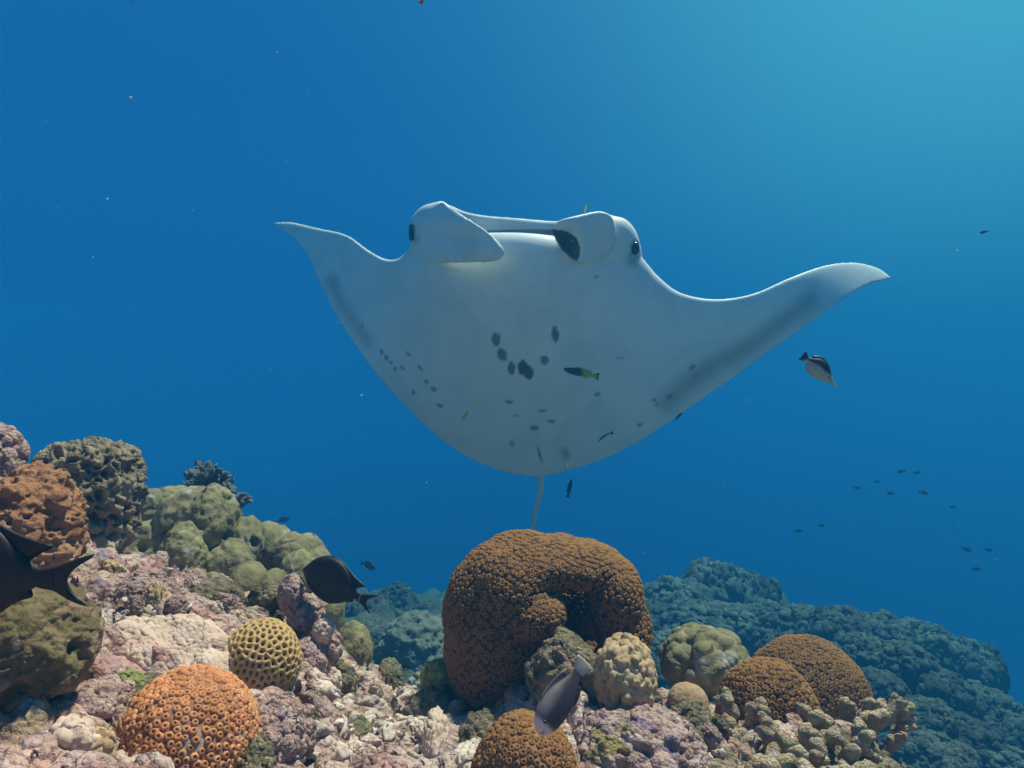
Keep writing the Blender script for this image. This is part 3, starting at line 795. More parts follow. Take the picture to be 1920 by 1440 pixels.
# pale bumpy encrusting coral on the slope
def patch(px0, px1, py0, py1, name, label, m, size, seed, thick=.012, step=3.0, hgt=.004):
    """an encrusting sheet that follows the floor"""
    c = on_floor((px0 + px1) / 2, (py0 + py1) / 2)
    s = pm(c[1])
    nx = int((px1 - px0) / step); ny = nx
    rx = (px1 - px0) / 2 * s; ry = rx * 0.9
    u, w = np.meshgrid(np.linspace(-1, 1, nx), np.linspace(-1, 1, ny), indexing='ij')
    u = u.ravel(); w = w.ravel()
    # disc
    rr = np.maximum(np.abs(u), np.abs(w)); l = np.maximum(np.hypot(u, w), 1e-6)
    u, w = u * rr / l, w * rr / l
    edge = 1 + 0.45 * vnoise(np.stack([u * 2 + seed, w * 2, 0 * u], -1), seed)
    x = c[0] + u * edge * rx; y = c[1] + w * edge * ry
    z = 0.5 * floor_z(x, y, False) + 0.5 * floor_z(x, y, True)
    rad = np.hypot(u, w)
    z = z + thick * (1 - rad ** 4) * 1.6 - 0.012 * sstep(.92, 1.0, rad) - 0.02 * (rad > .985)
    V = np.stack([x, y, z], -1)
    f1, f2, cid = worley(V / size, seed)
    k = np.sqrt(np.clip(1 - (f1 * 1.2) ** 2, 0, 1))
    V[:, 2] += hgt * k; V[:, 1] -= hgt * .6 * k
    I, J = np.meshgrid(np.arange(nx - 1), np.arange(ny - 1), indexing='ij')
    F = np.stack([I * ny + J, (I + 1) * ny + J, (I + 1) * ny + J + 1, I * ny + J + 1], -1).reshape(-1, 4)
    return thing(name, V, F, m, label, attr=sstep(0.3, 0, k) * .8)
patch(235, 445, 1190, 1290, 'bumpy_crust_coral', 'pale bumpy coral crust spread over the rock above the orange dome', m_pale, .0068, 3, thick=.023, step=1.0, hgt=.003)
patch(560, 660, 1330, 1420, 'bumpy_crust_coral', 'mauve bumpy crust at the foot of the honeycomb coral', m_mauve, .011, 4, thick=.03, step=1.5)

# ---- green lobed coral: each lobe a part
gl = empty('lobed_coral', P(400, 1090, 2.42), 'big olive green lobed coral with rounded humps beside the pitted pillar', 'coral')
gb = P(400, 1090, 2.42)
for k, (px, py, Y, rx, rz, ry, n) in enumerate([
        (372, 1004, 2.42, 76, 92, .17, 6), (400, 980, 2.38, 46, 68, .12, 6), (300, 1035, 2.38, 70, 66, .14, 6), (345, 1040, 2.24, 42, 58, .10, 6), (292, 955, 2.62, 50, 38, .10, 5), (325, 948, 2.66, 36, 36, .1, 5),
        (462, 1025, 2.40, 34, 56, .10, 5), (432, 1060, 2.32, 44, 50, .10, 5), (270, 1075, 2.25, 36, 40, .10, 5), (380, 1090, 2.28, 70, 40, .10, 5)]):
    v, f = blob(px, py, Y, rx, rz, ry, n, 20 + k, .16, 1.7, .05, 4.5)
    nn = normals_of(v, f)
    f1, f2, cid = worley(v / 0.075, 30 + k)
    v = v + nn * (-0.030 * sstep(.38, .05, f1) * (cid > .62) + 0.004 * fbm(v * 50, 2, 3))[:, None]
    link('lobe', mk_mesh('lobe', v - gb, f, m_green), gl)
gb2 = P(520, 1080, 2.45)
gl2 = empty('lobed_coral', gb2, 'cluster of small green rounded coral lobes stepping down towards the dark fish', 'coral')
for k, (px, py, Y, rx, rz, ry) in enumerate([(515, 1030, 2.50, 36, 46, .1), (548, 1042, 2.46, 34, 42, .09), (575, 1040, 2.55, 34, 38, .1), (592, 1058, 2.5, 28, 34, .08), (500, 1010, 2.60, 28, 32, .08),
                                              (558, 1070, 2.30, 30, 38, .08), (588, 1092, 2.28, 36, 44, .08), (560, 1100, 2.32, 34, 46, .08), (616, 1140, 2.25, 30, 62, .08)]):
    v, f = blob(px, py, Y, rx, rz, ry, 5, 40 + k, .12, 1.7, .04, 4.5)
    link('lobe', mk_mesh('lobe', v - gb2, f, m_green), gl2)
gb3 = P(480, 1105, 2.05)
gl3 = empty('lobed_coral', gb3, 'pair of smooth green coral humps behind the yellow crusted knob', 'coral')
for k, (px, py, Y, rx, rz, ry) in enumerate([(466, 1092, 2.08, 34, 38, .08), (515, 1094, 2.06, 22, 28, .06), (470, 1072, 2.16, 20, 18, .05), (440, 1105, 2.06, 24, 26, .06)]):
    v, f = blob(px, py, Y, rx, rz, ry, 5, 52 + k, .08, 1.7, .03, 4.5)
    link('lobe', mk_mesh('lobe', v - gb3, f, m_green), gl3)
v, f = blob(660, 1225, 2.0, 36, 56, .08, 6, 60, .14, 1.9, .06, 5)
thing('stump_coral', v, f, m_green, 'mossy coral stump with a dark shaded face below the dark fish tail')
v, f = blob(730, 1275, 2.1, 24, 40, .06, 5, 61, .14, 1.9, .08, 5)
thing('stump_coral', v, f, m_turf, 'brown rock stump in the shaded gully')

# ---- branching corals
def branch_mesh(name, m, seed, length=.06, r0=.012, r1=.011, knobs=3, seg=14, n=14):
    r_ = np.random.default_rng(seed)
    t = np.linspace(0, 1, n)
    bend = r_.normal(0, .25, 2)
    path = np.stack([bend[0] * length * t ** 2, bend[1] * length * t ** 2, length * t], -1)
    rad = (r0 + (r1 - r0) * t) * np.sqrt(np.clip(1 - np.clip((t - .80) / .2, 0, 1) ** 2, 0.02, 1)) * (1 + .12 * np.sin(t * 9 + seed))
    sh = [tube(path, rad, seg)]
    for k in range(knobs):
        tt = r_.uniform(.35, .85); a = r_.uniform(0, 6.28)
        o = path[int(tt * (n - 1))]; L = length * r_.uniform(.28, .5)
        dv = np.array([math.cos(a) * .8, math.sin(a) * .8, .7])
        q = np.linspace(0, 1, 8)
        sh.append(tube(o + q[:, None] * dv * L, r1 * .82 * np.sqrt(np.clip(1 - np.clip((q - .55) / .45, 0, 1) ** 2, .02, 1)), 12))
    V, F = join(sh)
    nrm = V - np.array([0, 0, 1]) * 0
    q = V / max(length, 1e-6) * 0.085
    bm = V + length * (0.034 * np.stack([fbm(q * 120, 2, seed), fbm(q * 120, 2, seed + 3), fbm(q * 120, 2, seed + 6)], -1) + 0.06 * np.stack([vnoise(q * 45, seed), vnoise(q * 45, seed + 3), vnoise(q * 45, seed + 6)], -1))
    return mk_mesh(name, bm, F, m)
def put(o, loc, dirv, spin, s):
    q = Vector(dirv).to_track_quat('Z', 'Y')
    o.matrix_local = Matrix.Translation(Vector(loc)) @ q.to_matrix().to_4x4() @ Matrix.Rotation(spin, 4, 'Z') @ Matrix.Scale(s, 4)
fing = [branch_mesh('finger_branch', m_finger, 100 + k, .085, .022, .019, 6) for k in range(7)]
fb = P(1530, 1430, 1.5)
fc = empty('finger_coral', fb, 'stubby beige finger coral thicket at the edge of the drop-off', 'coral')
r_ = np.random.default_rng(8)
tips = [(1352, 1310, 1.56), (1400, 1322, 1.52), (1448, 1340, 1.5), (1468, 1322, 1.58), (1510, 1318, 1.56), (1548, 1332, 1.5), (1592, 1310, 1.62), (1655, 1312, 1.58), (1695, 1318, 1.56), (1712, 1346, 1.56),
        (1640, 1332, 1.52), (1620, 1350, 1.48), (1560, 1362, 1.46), (1515, 1358, 1.46), (1470, 1372, 1.42), (1425, 1365, 1.44), (1385, 1372, 1.42), (1590, 1385, 1.42), (1640, 1375, 1.46), (1545, 1400, 1.38),
        (1490, 1402, 1.36), (1440, 1405, 1.36), (1400, 1412, 1.36), (1600, 1418, 1.38), (1560, 1432, 1.34), (1500, 1436, 1.32), (1650, 1405, 1.46), (1450, 1438, 1.32), (1625, 1440, 1.4), (1366, 1345, 1.5), (1340, 1370, 1.5), (1690, 1372, 1.54)]
for k, t in enumerate(tips):
    tip = P(*t)
    s = r_.uniform(.65, 1.0) * (1.0 if k > 12 else .9)
    d = np.array([(t[0] - 1530) / 420 + r_.normal(0, .25), -.25 + r_.normal(0, .2), 1.0]); d /= np.linalg.norm(d)
    o = link('branch', fing[k % 7], fc)
    put(o, tip - d * .088 * s - fb, d, r_.uniform(0, 6.28), s)
v, f = blob(1500, 1450, 1.52, 190, 78, .13, 6, 70, .15, 2.2, .08, 7)
link('base', mk_mesh('finger_base', v - fb, f, m_turf), fc)
# dark bushy coral behind the green lobes
bush = [branch_mesh('bush_branch', m_bush, 140 + k, .11, .014, .012, 5, 9, 9) for k in range(5)]
bb = P(392, 935, 3.0)
bc = empty('bush_coral', bb, 'dark bushy branching coral peeking over the green lobed coral', 'coral')
for k in range(46):
    a = r_.uniform(-1, 1); 
    px = 388 + a * 70; top = 860 + 54 * abs(a) ** 1.3 + r_.uniform(0, 34)
    tip = P(px, top, 3.0 + r_.uniform(-.1, .12))
    d = np.array([a * .7 + r_.normal(0, .25), r_.normal(0, .35), 1.0]); d /= np.linalg.norm(d)
    s = r_.uniform(.7, 1.15)
    put(link('branch', bush[k % 5], bc), tip - d * .11 * s - bb, d, r_.uniform(0, 6.28), s)
v, f = blob(392, 962, 3.02, 56, 56, .13, 5, 71, .2, 2.5, .1, 7)
link('base', mk_mesh('bush_base', v - bb, f, m_bush), bc)

# ---- turf rocks by the brown coral
v, f = blob(1042, 1282, 1.60, 48, 76, .06, 6, 80, .22, 2.4, .12, 6)
nn = normals_of(v, f); v = v + nn * (.012 * fbm(v * 45, 3, 4) + .008 * np.clip(1 - worley(v / .02, 6)[0] * 1.3, 0, 1))[:, None]
thing('turf_rock', v, f, m_turf, 'algae-covered rock wedged against the front of the big brown coral', 'rock')
sv, sf = tube(np.array([P(1058, 1196, 1.64), P(1080, 1225, 1.62), P(1105, 1252, 1.60), P(1130, 1285, 1.58)]) if False else catmull([P(1050, 1190, 1.66), P(1080, 1225, 1.62), P(1108, 1262, 1.58), P(1140, 1310, 1.56)], 40), np.linspace(.022, .045, 40), 24)
sv = sv + .012 * np.stack([fbm(sv * 30, 3, 1), fbm(sv * 30, 3, 2), fbm(sv * 30, 3, 3)], -1)
thing('rock_spur', sv, sf, m_turf, 'slanting rock spur leaning between brown coral and cauliflower coral', 'rock')
def rock(px, py, Y, rx, rz, ry, label, m, seed, n=6, group=None, name='crusted_rock', lump=.02):
    v, f = blob(px, py, Y, rx, rz, ry, n, seed, .2, 2.2, .1, 6)
    nn = normals_of(v, f); v = v + nn * (.3 * lump * fbm(v * 45, 3, seed) + .55 * lump * np.clip(1 - worley(v / lump, seed)[0] * 1.25, 0, 1))[:, None]
    return thing(name, v, f, m, label, 'rock', group)
rock(1200, 1410, 1.40, 120, 74, .13, 'pinkish crusted rock below the cauliflower coral', m_mauve, 81, 7)
rock(1300, 1400, 1.46, 46, 70, .08, 'grey-green rock knob beside the finger coral', m_turf, 82)
rock(900, 1385, 1.50, 34, 40, .06, 'small pale turf-covered rock beside the orange dome under the fish', m_turf, 83, 6, lump=.016)
rock(880, 1430, 1.40, 30, 30, .05, 'small whitish rock at the foot of the pale turf-covered rock', m_rubble, 84, 5, lump=.014)
rock(512, 1385, 1.14, 64, 62, .07, 'mauve lumpy rock beside the orange dome below the honeycomb coral', m_mauve, 85, 7)
rock(470, 1430, 1.06, 40, 40, .05, 'yellow-tipped lumpy rock touching the foot of the orange dome', m_turf, 86, 6)
rock(168, 1322, 1.04, 62, 34, .06, 'tan crusted ledge beside the shaded hollow', m_mauve, 87, 6)
rock(60, 1428, .90, 84, 44, .06, 'pale sandy rock lump at the mouth of the shaded hollow', m_pale, 88, 6)
rock(575, 1255, 1.52, 36, 50, .06, 'pink lumpy rock against the side of the honeycomb coral', m_mauve, 89, 6)
rock(600, 1215, 1.58, 34, 38, .05, 'knobbly mauve rock under the whitish polyp knob', m_mauve, 90, 6)
rock(625, 1290, 1.60, 36, 42, .06, 'grey rock face at the top of the rubble slope', m_turf, 91, 6)
rock(575, 1150, 1.62, 30, 30, .05, 'violet-pink nodule beside the thumb-shaped knob', m_mauve, 92, 5)
rock(805, 1345, 1.74, 50, 46, .07, 'turf-covered boulder at the base of the big brown coral', m_turf, 93, 6)
rock(700, 1310, 2.05, 46, 34, .07, 'shaded boulder lying in the gully bottom', m_turf, 94, 6)
rock(660, 1325, 1.85, 30, 26, .05, 'round stone at the head of the rubble slope', m_rubble, 95, 5)
rock(785, 1222, 5.2, 78, 70, .34, 'smooth hazy blue boulder mound in the gap behind the brown coral', m_misty, 96, 6, lump=.02)
rock(715, 1215, 5.8, 48, 40, .3, 'hazy low mound in the gap below the dark fish', m_far, 97, 6, lump=.06)
rock(1240, 1330, 1.70, 44, 26, .05, 'pink crusted hump next to the small tan dome', m_mauve, 98, 6)
rock(250, 1130, 1.52, 90, 46, .08, 'broad pink crusted hump behind the pale bumpy crust', m_mauve, 99, 7)
rock(330, 1185, 1.42, 46, 26, .05, 'low mauve nodule on the pink slope', m_mauve, 101, 6)
rock(275, 1300, 1.16, 34, 24, .04, 'yellow-brown tuft-covered lump beside the orange dome', m_turf, 102, 6)

# ---- loose rubble in the gully and on the slope
rub = []
for k in range(8):
    d, f = ico(3)
    v = d * np.array([1, .75, .6]) * (1 + .75 * fbm(d * 1.6 + k * 5, 3, k) + .30 * np.abs(fbm(d * 4 + k, 2, k + 9)) - .25 * sstep(.35, .1, worley(d * 2.2 + k, k)[0]))[:, None]
    rub.append(mk_mesh('rubble', v, f, m_rubble))
stick = [branch_mesh('rubble_stick', m_rubble, 180 + k, 2.6, .36, .3, 2, 9, 9) for k in range(3)]
areas = [([(590, 1345), (680, 1330), (800, 1380), (850, 1440), (560, 1440)], 170, 'broken coral rubble piece on the slope between the orange domes', 'rubble in the gully', (.006, .021)),
         ([(620, 1270), (760, 1290), (820, 1330), (700, 1345)], 26, 'shaded rubble piece in the gully behind the rubble slope', 'rubble in the shaded gully', (.010, .024)),
         ([(150, 1060), (330, 1090), (420, 1170), (240, 1190), (150, 1180)], 34, 'small mauve rubble nodule on the pink slope', 'nodules on the pink slope', (.005, .012)),
         ([(1100, 1350), (1330, 1330), (1360, 1440), (1080, 1440)], 46, 'small rubble nodule on the pink rock below the cauliflower coral', 'nodules on the pink rock', (.005, .013)),
         ([(170, 1350), (240, 1400), (240, 1440), (60, 1440)], 14, 'pale rubble piece beside the sandy rock lump', 'rubble by the sandy lump', (.006, .013))]
for poly, cnt, label, grp, (s0, s1) in areas:
    xs = [p[0] for p in poly]; ys = [p[1] for p in poly]; k = 0
    while k < cnt:
        x = r_.uniform(min(xs), max(xs)); y = r_.uniform(min(ys), max(ys))
        if not in_poly(np.array([x]), np.array([y]), poly)[0]: continue
        p = on_floor(x, y); k += 1
        p[2] = float(floor_z(p[0], p[1])[0])
        s = s0 * (s1 / s0) ** r_.random()
        st = r_.random() < .25
        o = link('rubble_piece', stick[k % 3] if st else rub[k % 8], None, p + np.array([0, 0, s * .25 + .008]))
        o.rotation_euler = (r_.uniform(0, 6.28) if not st else 1.3 + r_.normal(0, .2), r_.normal(0, .3), r_.uniform(0, 6.28))
        o.scale = (s * r_.uniform(.8, 1.2),) * 3 if st else (s * r_.uniform(.8, 1.4), s, s * r_.uniform(.7, 1.1))
        tag(o, label, 'rubble', grp)

# ---- small coral nubs scattered over the rock
m_nub = [m_knob, m_mauve, m_lime, m_pale, m_turf]
nub_word = ['beige', 'mauve', 'yellow-green', 'whitish', 'olive brown']
nubs = []
for q, mm in enumerate(m_nub):
    row = []
    for k in range(3):
        d, f = ico(5)
        v = d * np.array([1, 1, .95 + .3 * k]) * (1 + .25 * fbm(d * 1.7 + 9 * q + k, 3, 300 + q))[:, None]
        nn = normals_of(v, f)
        g1, g2, gc = worley(v * (2.6 + .8 * k), 310 + q * 3 + k)
        kk = np.sqrt(np.clip(1 - (g1 * 1.1) ** 2, 0, 1)) * (.5 + .8 * gc)
        v = v + nn * (.34 * kk + .05 * fbm(v * 9, 2, k))[:, None]
        row.append(mk_mesh('coral_nub', v * .028, f, mm, attr=sstep(.3, 0, kk) * .7))
    nubs.append(row)
for poly, cnt, where in [([(350, 1110), (520, 1130), (640, 1190), (640, 1320), (560, 1330), (560, 1180), (420, 1170)], 34, 'on the crest round the honeycomb coral'),
                         ([(150, 1040), (340, 1100), (420, 1180), (240, 1200), (160, 1170)], 16, 'on the pink slope below the pitted pillar'),
                         ([(560, 1330), (700, 1340), (850, 1440), (560, 1440)], 14, 'among the rubble in the gully'),
                         ([(1100, 1345), (1360, 1320), (1380, 1440), (1080, 1440)], 26, 'on the pink rock beside the finger coral'),
                         ([(620, 1250), (840, 1280), (880, 1360), (700, 1340)], 16, 'in the shaded gully behind the rubble'),
                         ([(150, 1300), (250, 1300), (240, 1440), (120, 1440)], 8, 'beside the front orange dome')]:
    xs = [p[0] for p in poly]; ys = [p[1] for p in poly]; k = 0
    while k < cnt:
        x = r_.uniform(min(xs), max(xs)); y = r_.uniform(min(ys), max(ys))
        if not in_poly(np.array([x]), np.array([y]), poly)[0]: continue
        p = on_floor(x, y); k += 1
        p[2] = float(floor_z(p[0], p[1])[0])
        q = int(r_.choice(5, p=[.26, .38, .02, .17, .17])); s = r_.uniform(.28, .85)
        o = link('coral_nub', nubs[q][int(r_.integers(3))], None, p + np.array([0, 0, .012 * s]))
        o.scale = (s, s, s * r_.uniform(.8, 1.5)); o.rotation_euler = (r_.normal(0, .3), r_.normal(0, .3), r_.uniform(0, 6.28))
        tag(o, 'small ' + nub_word[q] + ' lumpy coral nub ' + where, 'coral', 'coral nubs ' + where)

# ---- the far slope: coral heads fading into the blue
heads = []
for k in range(7):
    d, f = ico(6)
    v = d * np.array([1, 1, .8]) * (1 + .30 * fbm(d * 1.6 + k * 4, 3, k + 200))[:, None]
    nn = normals_of(v, f)
    f1, f2, cid = worley(v * (2.2 + .5 * k) , 210 + k)
    v = v + nn * (.26 * np.sqrt(np.clip(1 - (f1 * 1.1) ** 2, 0, 1)) * (.4 + cid) + .05 * fbm(v * 9, 3, k))[:, None]
    nn = normals_of(v, f)
    g1, g2, gc = worley(v * (8 + k), 230 + k)
    v = v + nn * (.085 * np.sqrt(np.clip(1 - (g1 * 1.2) ** 2, 0, 1)) * (gc > .3) * (.5 + gc))[:, None]
    heads.append(mk_mesh('coral_head', v, f, m_far))
def far_label(px, py, rx):
    w = 'broad' if rx > 48 else ('small' if rx <= 10 else 'mid-sized')
    if px < 900: return w + ' hazy coral head in the gap between dark fish and brown coral'
    if px < 1470 and py < 1200: return w + ' hazy coral head on the high far mound behind the grey-green knobbly coral'
    if px < 1470: return w + ' hazy coral head just behind the grey-green knobbly coral'
    if py < 1215: return w + ' hazy coral head along the crest of the far slope under the fish shoal'
    if px < 1700: return w + ' hazy coral head on the far slope behind the larger brown dome'
    return w + ' hazy coral head on the deep far slope beyond the finger coral'
far_spots = [(1345, 1108, 9.0, 66, 74), (1270, 1130, 8.6, 70, 60), (1410, 1115, 9.2, 52, 60), (1225, 1165, 8.2, 60, 50), (1330, 1165, 7.6, 80, 50), (1440, 1160, 8.4, 50, 40), (1500, 1175, 7.6, 66, 50), (1570, 1180, 7.2, 60, 50),
             (1650, 1185, 7.4, 50, 44), (1720, 1195, 7.8, 60, 46), (1800, 1235, 7.6, 56, 50), (1840, 1245, 7.9, 40, 50), (1610, 1225, 6.4, 52, 44), (1690, 1240, 6.2, 56, 46), (1760, 1290, 6.0, 60, 44), (1840, 1320, 6.4, 60, 44),
             (1900, 1370, 6.0, 50, 40), (1650, 1290, 5.4, 52, 40), (1720, 1340, 5.2, 60, 44), (1800, 1380, 5.2, 66, 44), (1870, 1430, 5.0, 60, 40), (1760, 1420, 4.6, 60, 44), (1690, 1400, 4.8, 40, 36), (1540, 1230, 6.0, 46, 38),
             (1460, 1215, 6.2, 40, 36), (1245, 1215, 6.4, 50, 40), (690, 1150, 7.5, 50, 44), (745, 1130, 8.6, 40, 44), (640, 1160, 7.0, 40, 44), (790, 1160, 8.2, 40, 36), (700, 1200, 5.6, 46, 36), (1235, 1270, 5.2, 40, 34)]
for k, (px, py, Y, rx, rz) in enumerate(far_spots):
    o = link('far_coral', heads[k % 7], None, P(px, py + rz * .35, Y))
    s = pm(Y)
    o.scale = (rx * s * .85, rx * s * .85, rz * s * 1.0)
    o.rotation_euler = (0, 0, r_.uniform(0, 6.28))
    tag(o, far_label(px, py, rx), 'coral', 'coral heads on the far slope')
k = 0
while k < 90:
    px = r_.uniform(1180, 1920); Y = r_.uniform(3.6, 8.5)
    x = (px - 960) / 960 * TH * Y; z = float(floor_z(x, Y)[0])
    py = 720 + (CZ - z) / TH / Y * 960
    if py > 1460: k += 1; continue
    s = r_.uniform(.06, .24)
    o = link('far_coral', heads[k % 7], None, (x, Y, z + s * .2)); k += 1
    o.scale = (s, s, s * r_.uniform(.7, 1.2)); o.rotation_euler = (0, 0, r_.uniform(0, 6.28))
    tag(o, far_label(px, py, 10), 'coral', 'coral heads on the far slope')
# ------------------------------------------------------------------ fish
def fish_body(prof, n=40, seg=22, ex=2.2):
    """prof: (s, centre height, half height, half width), head at s=0, along -X; unit length"""
    q = catmull(np.array(prof, float), n)
    V = []
    a = np.linspace(0, 2 * math.pi, seg, endpoint=False)
    ca, sa = np.cos(a), np.sin(a)
    for s, c, hh, hw in q:
        V.append(np.stack([np.full(seg, -s), np.sign(ca) * np.abs(ca) ** (2 / ex) * max(hw, .001), c + np.sign(sa) * np.abs(sa) ** (2 / ex) * max(hh, .001)], -1))
    V = np.concatenate(V); F = []
    for k in range(n - 1):
        for j in range(seg):
            j2 = (j + 1) % seg
            F.append((k * seg + j, k * seg + j2, (k + 1) * seg + j2, (k + 1) * seg + j))
    F.append(tuple(range(seg))[::-1]); F.append(tuple((n - 1) * seg + j for j in range(seg)))
    return V, F
def fin(poly, t=0.004, y=0.0, curve=True):
    """a thin fin in the fish's own plane, thick at the middle and thinning at the margin"""
    p = np.array(poly + [poly[0]], float)
    q = catmull(p, len(poly) * 6 + 1)[:-1] if curve else p[:-1]
    n = len(q); c = q.mean(0)
    inner = c + (q - c) * .82
    V = [(-x, y, z) for x, z in q] + [(-x, y + t, z) for x, z in inner] + [(-x, y - t, z) for x, z in inner]
    F = []
    for j in range(n):
        j2 = (j + 1) % n
        F.append((j, j2, n + j2, n + j)); F.append((j2, j, 2 * n + j, 2 * n + j2))
    F.append(tuple(range(n, 2 * n))); F.append(tuple(range(2 * n, 3 * n))[::-1])
    return np.array(V), F
def fish(name, loc, fwd, up, L, prof, fins, m, label, group=None, tintf=None, eye=None, m_eyes=None, anchor=0.4, m_fin=None):
    f = Vector(fwd).normalized(); u = Vector(up); s = u.cross(f).normalized(); u = f.cross(s).normalized()
    e = empty(name, loc, label, 'fish', group)
    M = Matrix((f, s, u)).transposed().to_4x4()
    M = Matrix.Translation(Vector(loc)) @ M @ Matrix.Scale(L, 4) @ Matrix.Translation(Vector((anchor, 0, 0)))
    e.matrix_world = M
    V, F = fish_body(prof)
    link('body', mk_mesh(name + '_body', V, F, m, attr=tintf(V) if tintf else np.zeros(len(V))), e)
    for nm, poly, *k in fins:
        V, F = fin(poly, *k)
        link(nm, mk_mesh(name + '_' + nm, V, F, (m_fin or {}).get(nm, m), attr=tintf(V) if tintf else np.zeros(len(V))), e)
    if eye:
        ex, ez, er, ew = eye
        v, f_ = ico(2)
        for sd in (-1, 1):
            link('eye', mk_mesh(name + '_eye', v * np.array([er, er * .5, er]) + np.array([-ex, sd * ew, ez]), f_, m_eyes), e)
    return e
m_black = material('black_fish_skin', [(0.3, (0.010, 0.009, 0.010)), (0.7, (0.020, 0.017, 0.018))], scale=6, rough=.5, bump=.15, bump_scale=90, tint='tint', tint_col=(0.45, 0.42, 0.40), spec=.25)
m_feye = material('fish_eye', [(0.4, (0.01, 0.01, 0.01)), (0.6, (0.03, 0.03, 0.03))], scale=20, rough=.15, bump=0, spec=.5)
surg_prof = [(0, -.03, .012, .012), (.03, -.022, .06, .03), (.10, 0, .145, .055), (.20, .012, .215, .072), (.33, .012, .250, .078), (.46, .008, .242, .072), (.58, .002, .185, .056), (.68, 0, .105, .036), (.75, 0, .048, .022), (.80, 0, .040, .014), (.84, 0, .05, .006)]
surg_fins = [('dorsal_fin', [(.12, .12), (.20, .225), (.32, .275), (.45, .265), (.56, .225), (.66, .185), (.76, .158), (.83, .142), (.77, .105), (.70, .06), (.60, .04), (.45, .08), (.28, .10)]),
             ('anal_fin', [(.30, -.18), (.38, -.245), (.50, -.225), (.58, -.17), (.68, -.115), (.745, -.085), (.70, -.03), (.58, -.04), (.42, -.08)]),
             ('tail_fin', [(.755, .04), (.83, .05), (.90, .078), (.96, .105), (1.03, .125), (.97, .085), (.925, .045), (.90, 0), (.92, -.045), (.955, -.08), (1.0, -.108), (.92, -.09), (.84, -.055), (.755, -.04)], .004, 0.0),
             ('pectoral_fin', [(.24, -.02), (.30, .01), (.38, -.01), (.39, -.05), (.33, -.07)], .003, .072)]
fish('surgeonfish', P(624, 1092, 1.58), (-.86, .36, .33), (.26, 0, 1), .190, surg_prof, surg_fins, m_black, 'black surgeonfish with a crescent tail hovering beside the green coral lobes',
     tintf=lambda V: 0.5 * ((np.abs(-V[:, 0] - .812 - .0 * V[:, 2]) < .006) & (np.abs(V[:, 2]) < .04)), eye=(.10, .05, .016, .05), m_eyes=m_feye, anchor=.42)
fish('surgeonfish', P(-58, 1070, .86), (-.985, .10, .06), (.06, 0, 1), .262, surg_prof, surg_fins, m_black, 'big black surgeonfish swimming off in front of the orange ruffled coral',
     tintf=lambda V: np.zeros(len(V)), eye=(.10, .05, .016, .05), m_eyes=m_feye, anchor=.43)
# purple-grey wrasse turning towards us in front of the brown coral
m_wr = material('grey_fish_skin', [(0.3, (0.028, 0.02, 0.026)), (0.7, (0.065, 0.045, 0.052))], scale=8, rough=.5, bump=.2, bump_scale=120, tint='tint', tint_col=(0.66, 0.54, 0.52), spec=.3)
m_wr_tail = material('pale_tail_skin', [(0.3, (0.35, 0.30, 0.24)), (0.7, (0.45, 0.38, 0.30))], scale=8, rough=.6, bump=.1)
wr_prof = [(0, -.02, .03, .03), (.015, -.02, .075, .06), (.05, -.012, .11, .085), (.16, 0, .175, .115), (.30, .005, .21, .125), (.48, .005, .205, .115), (.64, 0, .155, .08), (.76, 0, .10, .045), (.84, 0, .08, .02), (.88, 0, .08, .008)]
fish('wrasse', P(1048, 1314, 1.21), (-.60, -.45, -.66), (-.42, -.1, .9), .132, wr_prof,
     [('dorsal_fin', [(.22, .15), (.32, .245), (.50, .255), (.68, .225), (.78, .17), (.74, .05), (.5, .08), (.3, .10)]), ('anal_fin', [(.45, -.15), (.55, -.235), (.70, -.21), (.77, -.15), (.72, -.05), (.55, -.08)]),
      ('tail_fin', [(.86, .06), (.93, .11), (1.03, .15), (1.05, .06), (1.05, -.06), (1.03, -.15), (.93, -.11), (.86, -.06)], .006, 0.0), ('pectoral_fin', [(.24, -.02), (.30, .02), (.40, .02), (.42, -.05), (.33, -.07)], .004, .10)],
     m_wr, 'purple-grey fish with a pale blunt snout nosing over the orange dome', tintf=lambda V: 1.0 * sstep(.15, .09, -V[:, 0]) * (1 - .8 * sstep(.014, .0, np.abs(V[:, 2] + .02)) * (V[:, 0] > -.06)) + 0.24 * sstep(.06, .16, V[:, 2]) * sstep(.75, .3, -V[:, 0]),
     eye=(.13, .07, .024, .10), m_eyes=m_feye, anchor=.45, m_fin={'tail_fin': m_wr_tail})
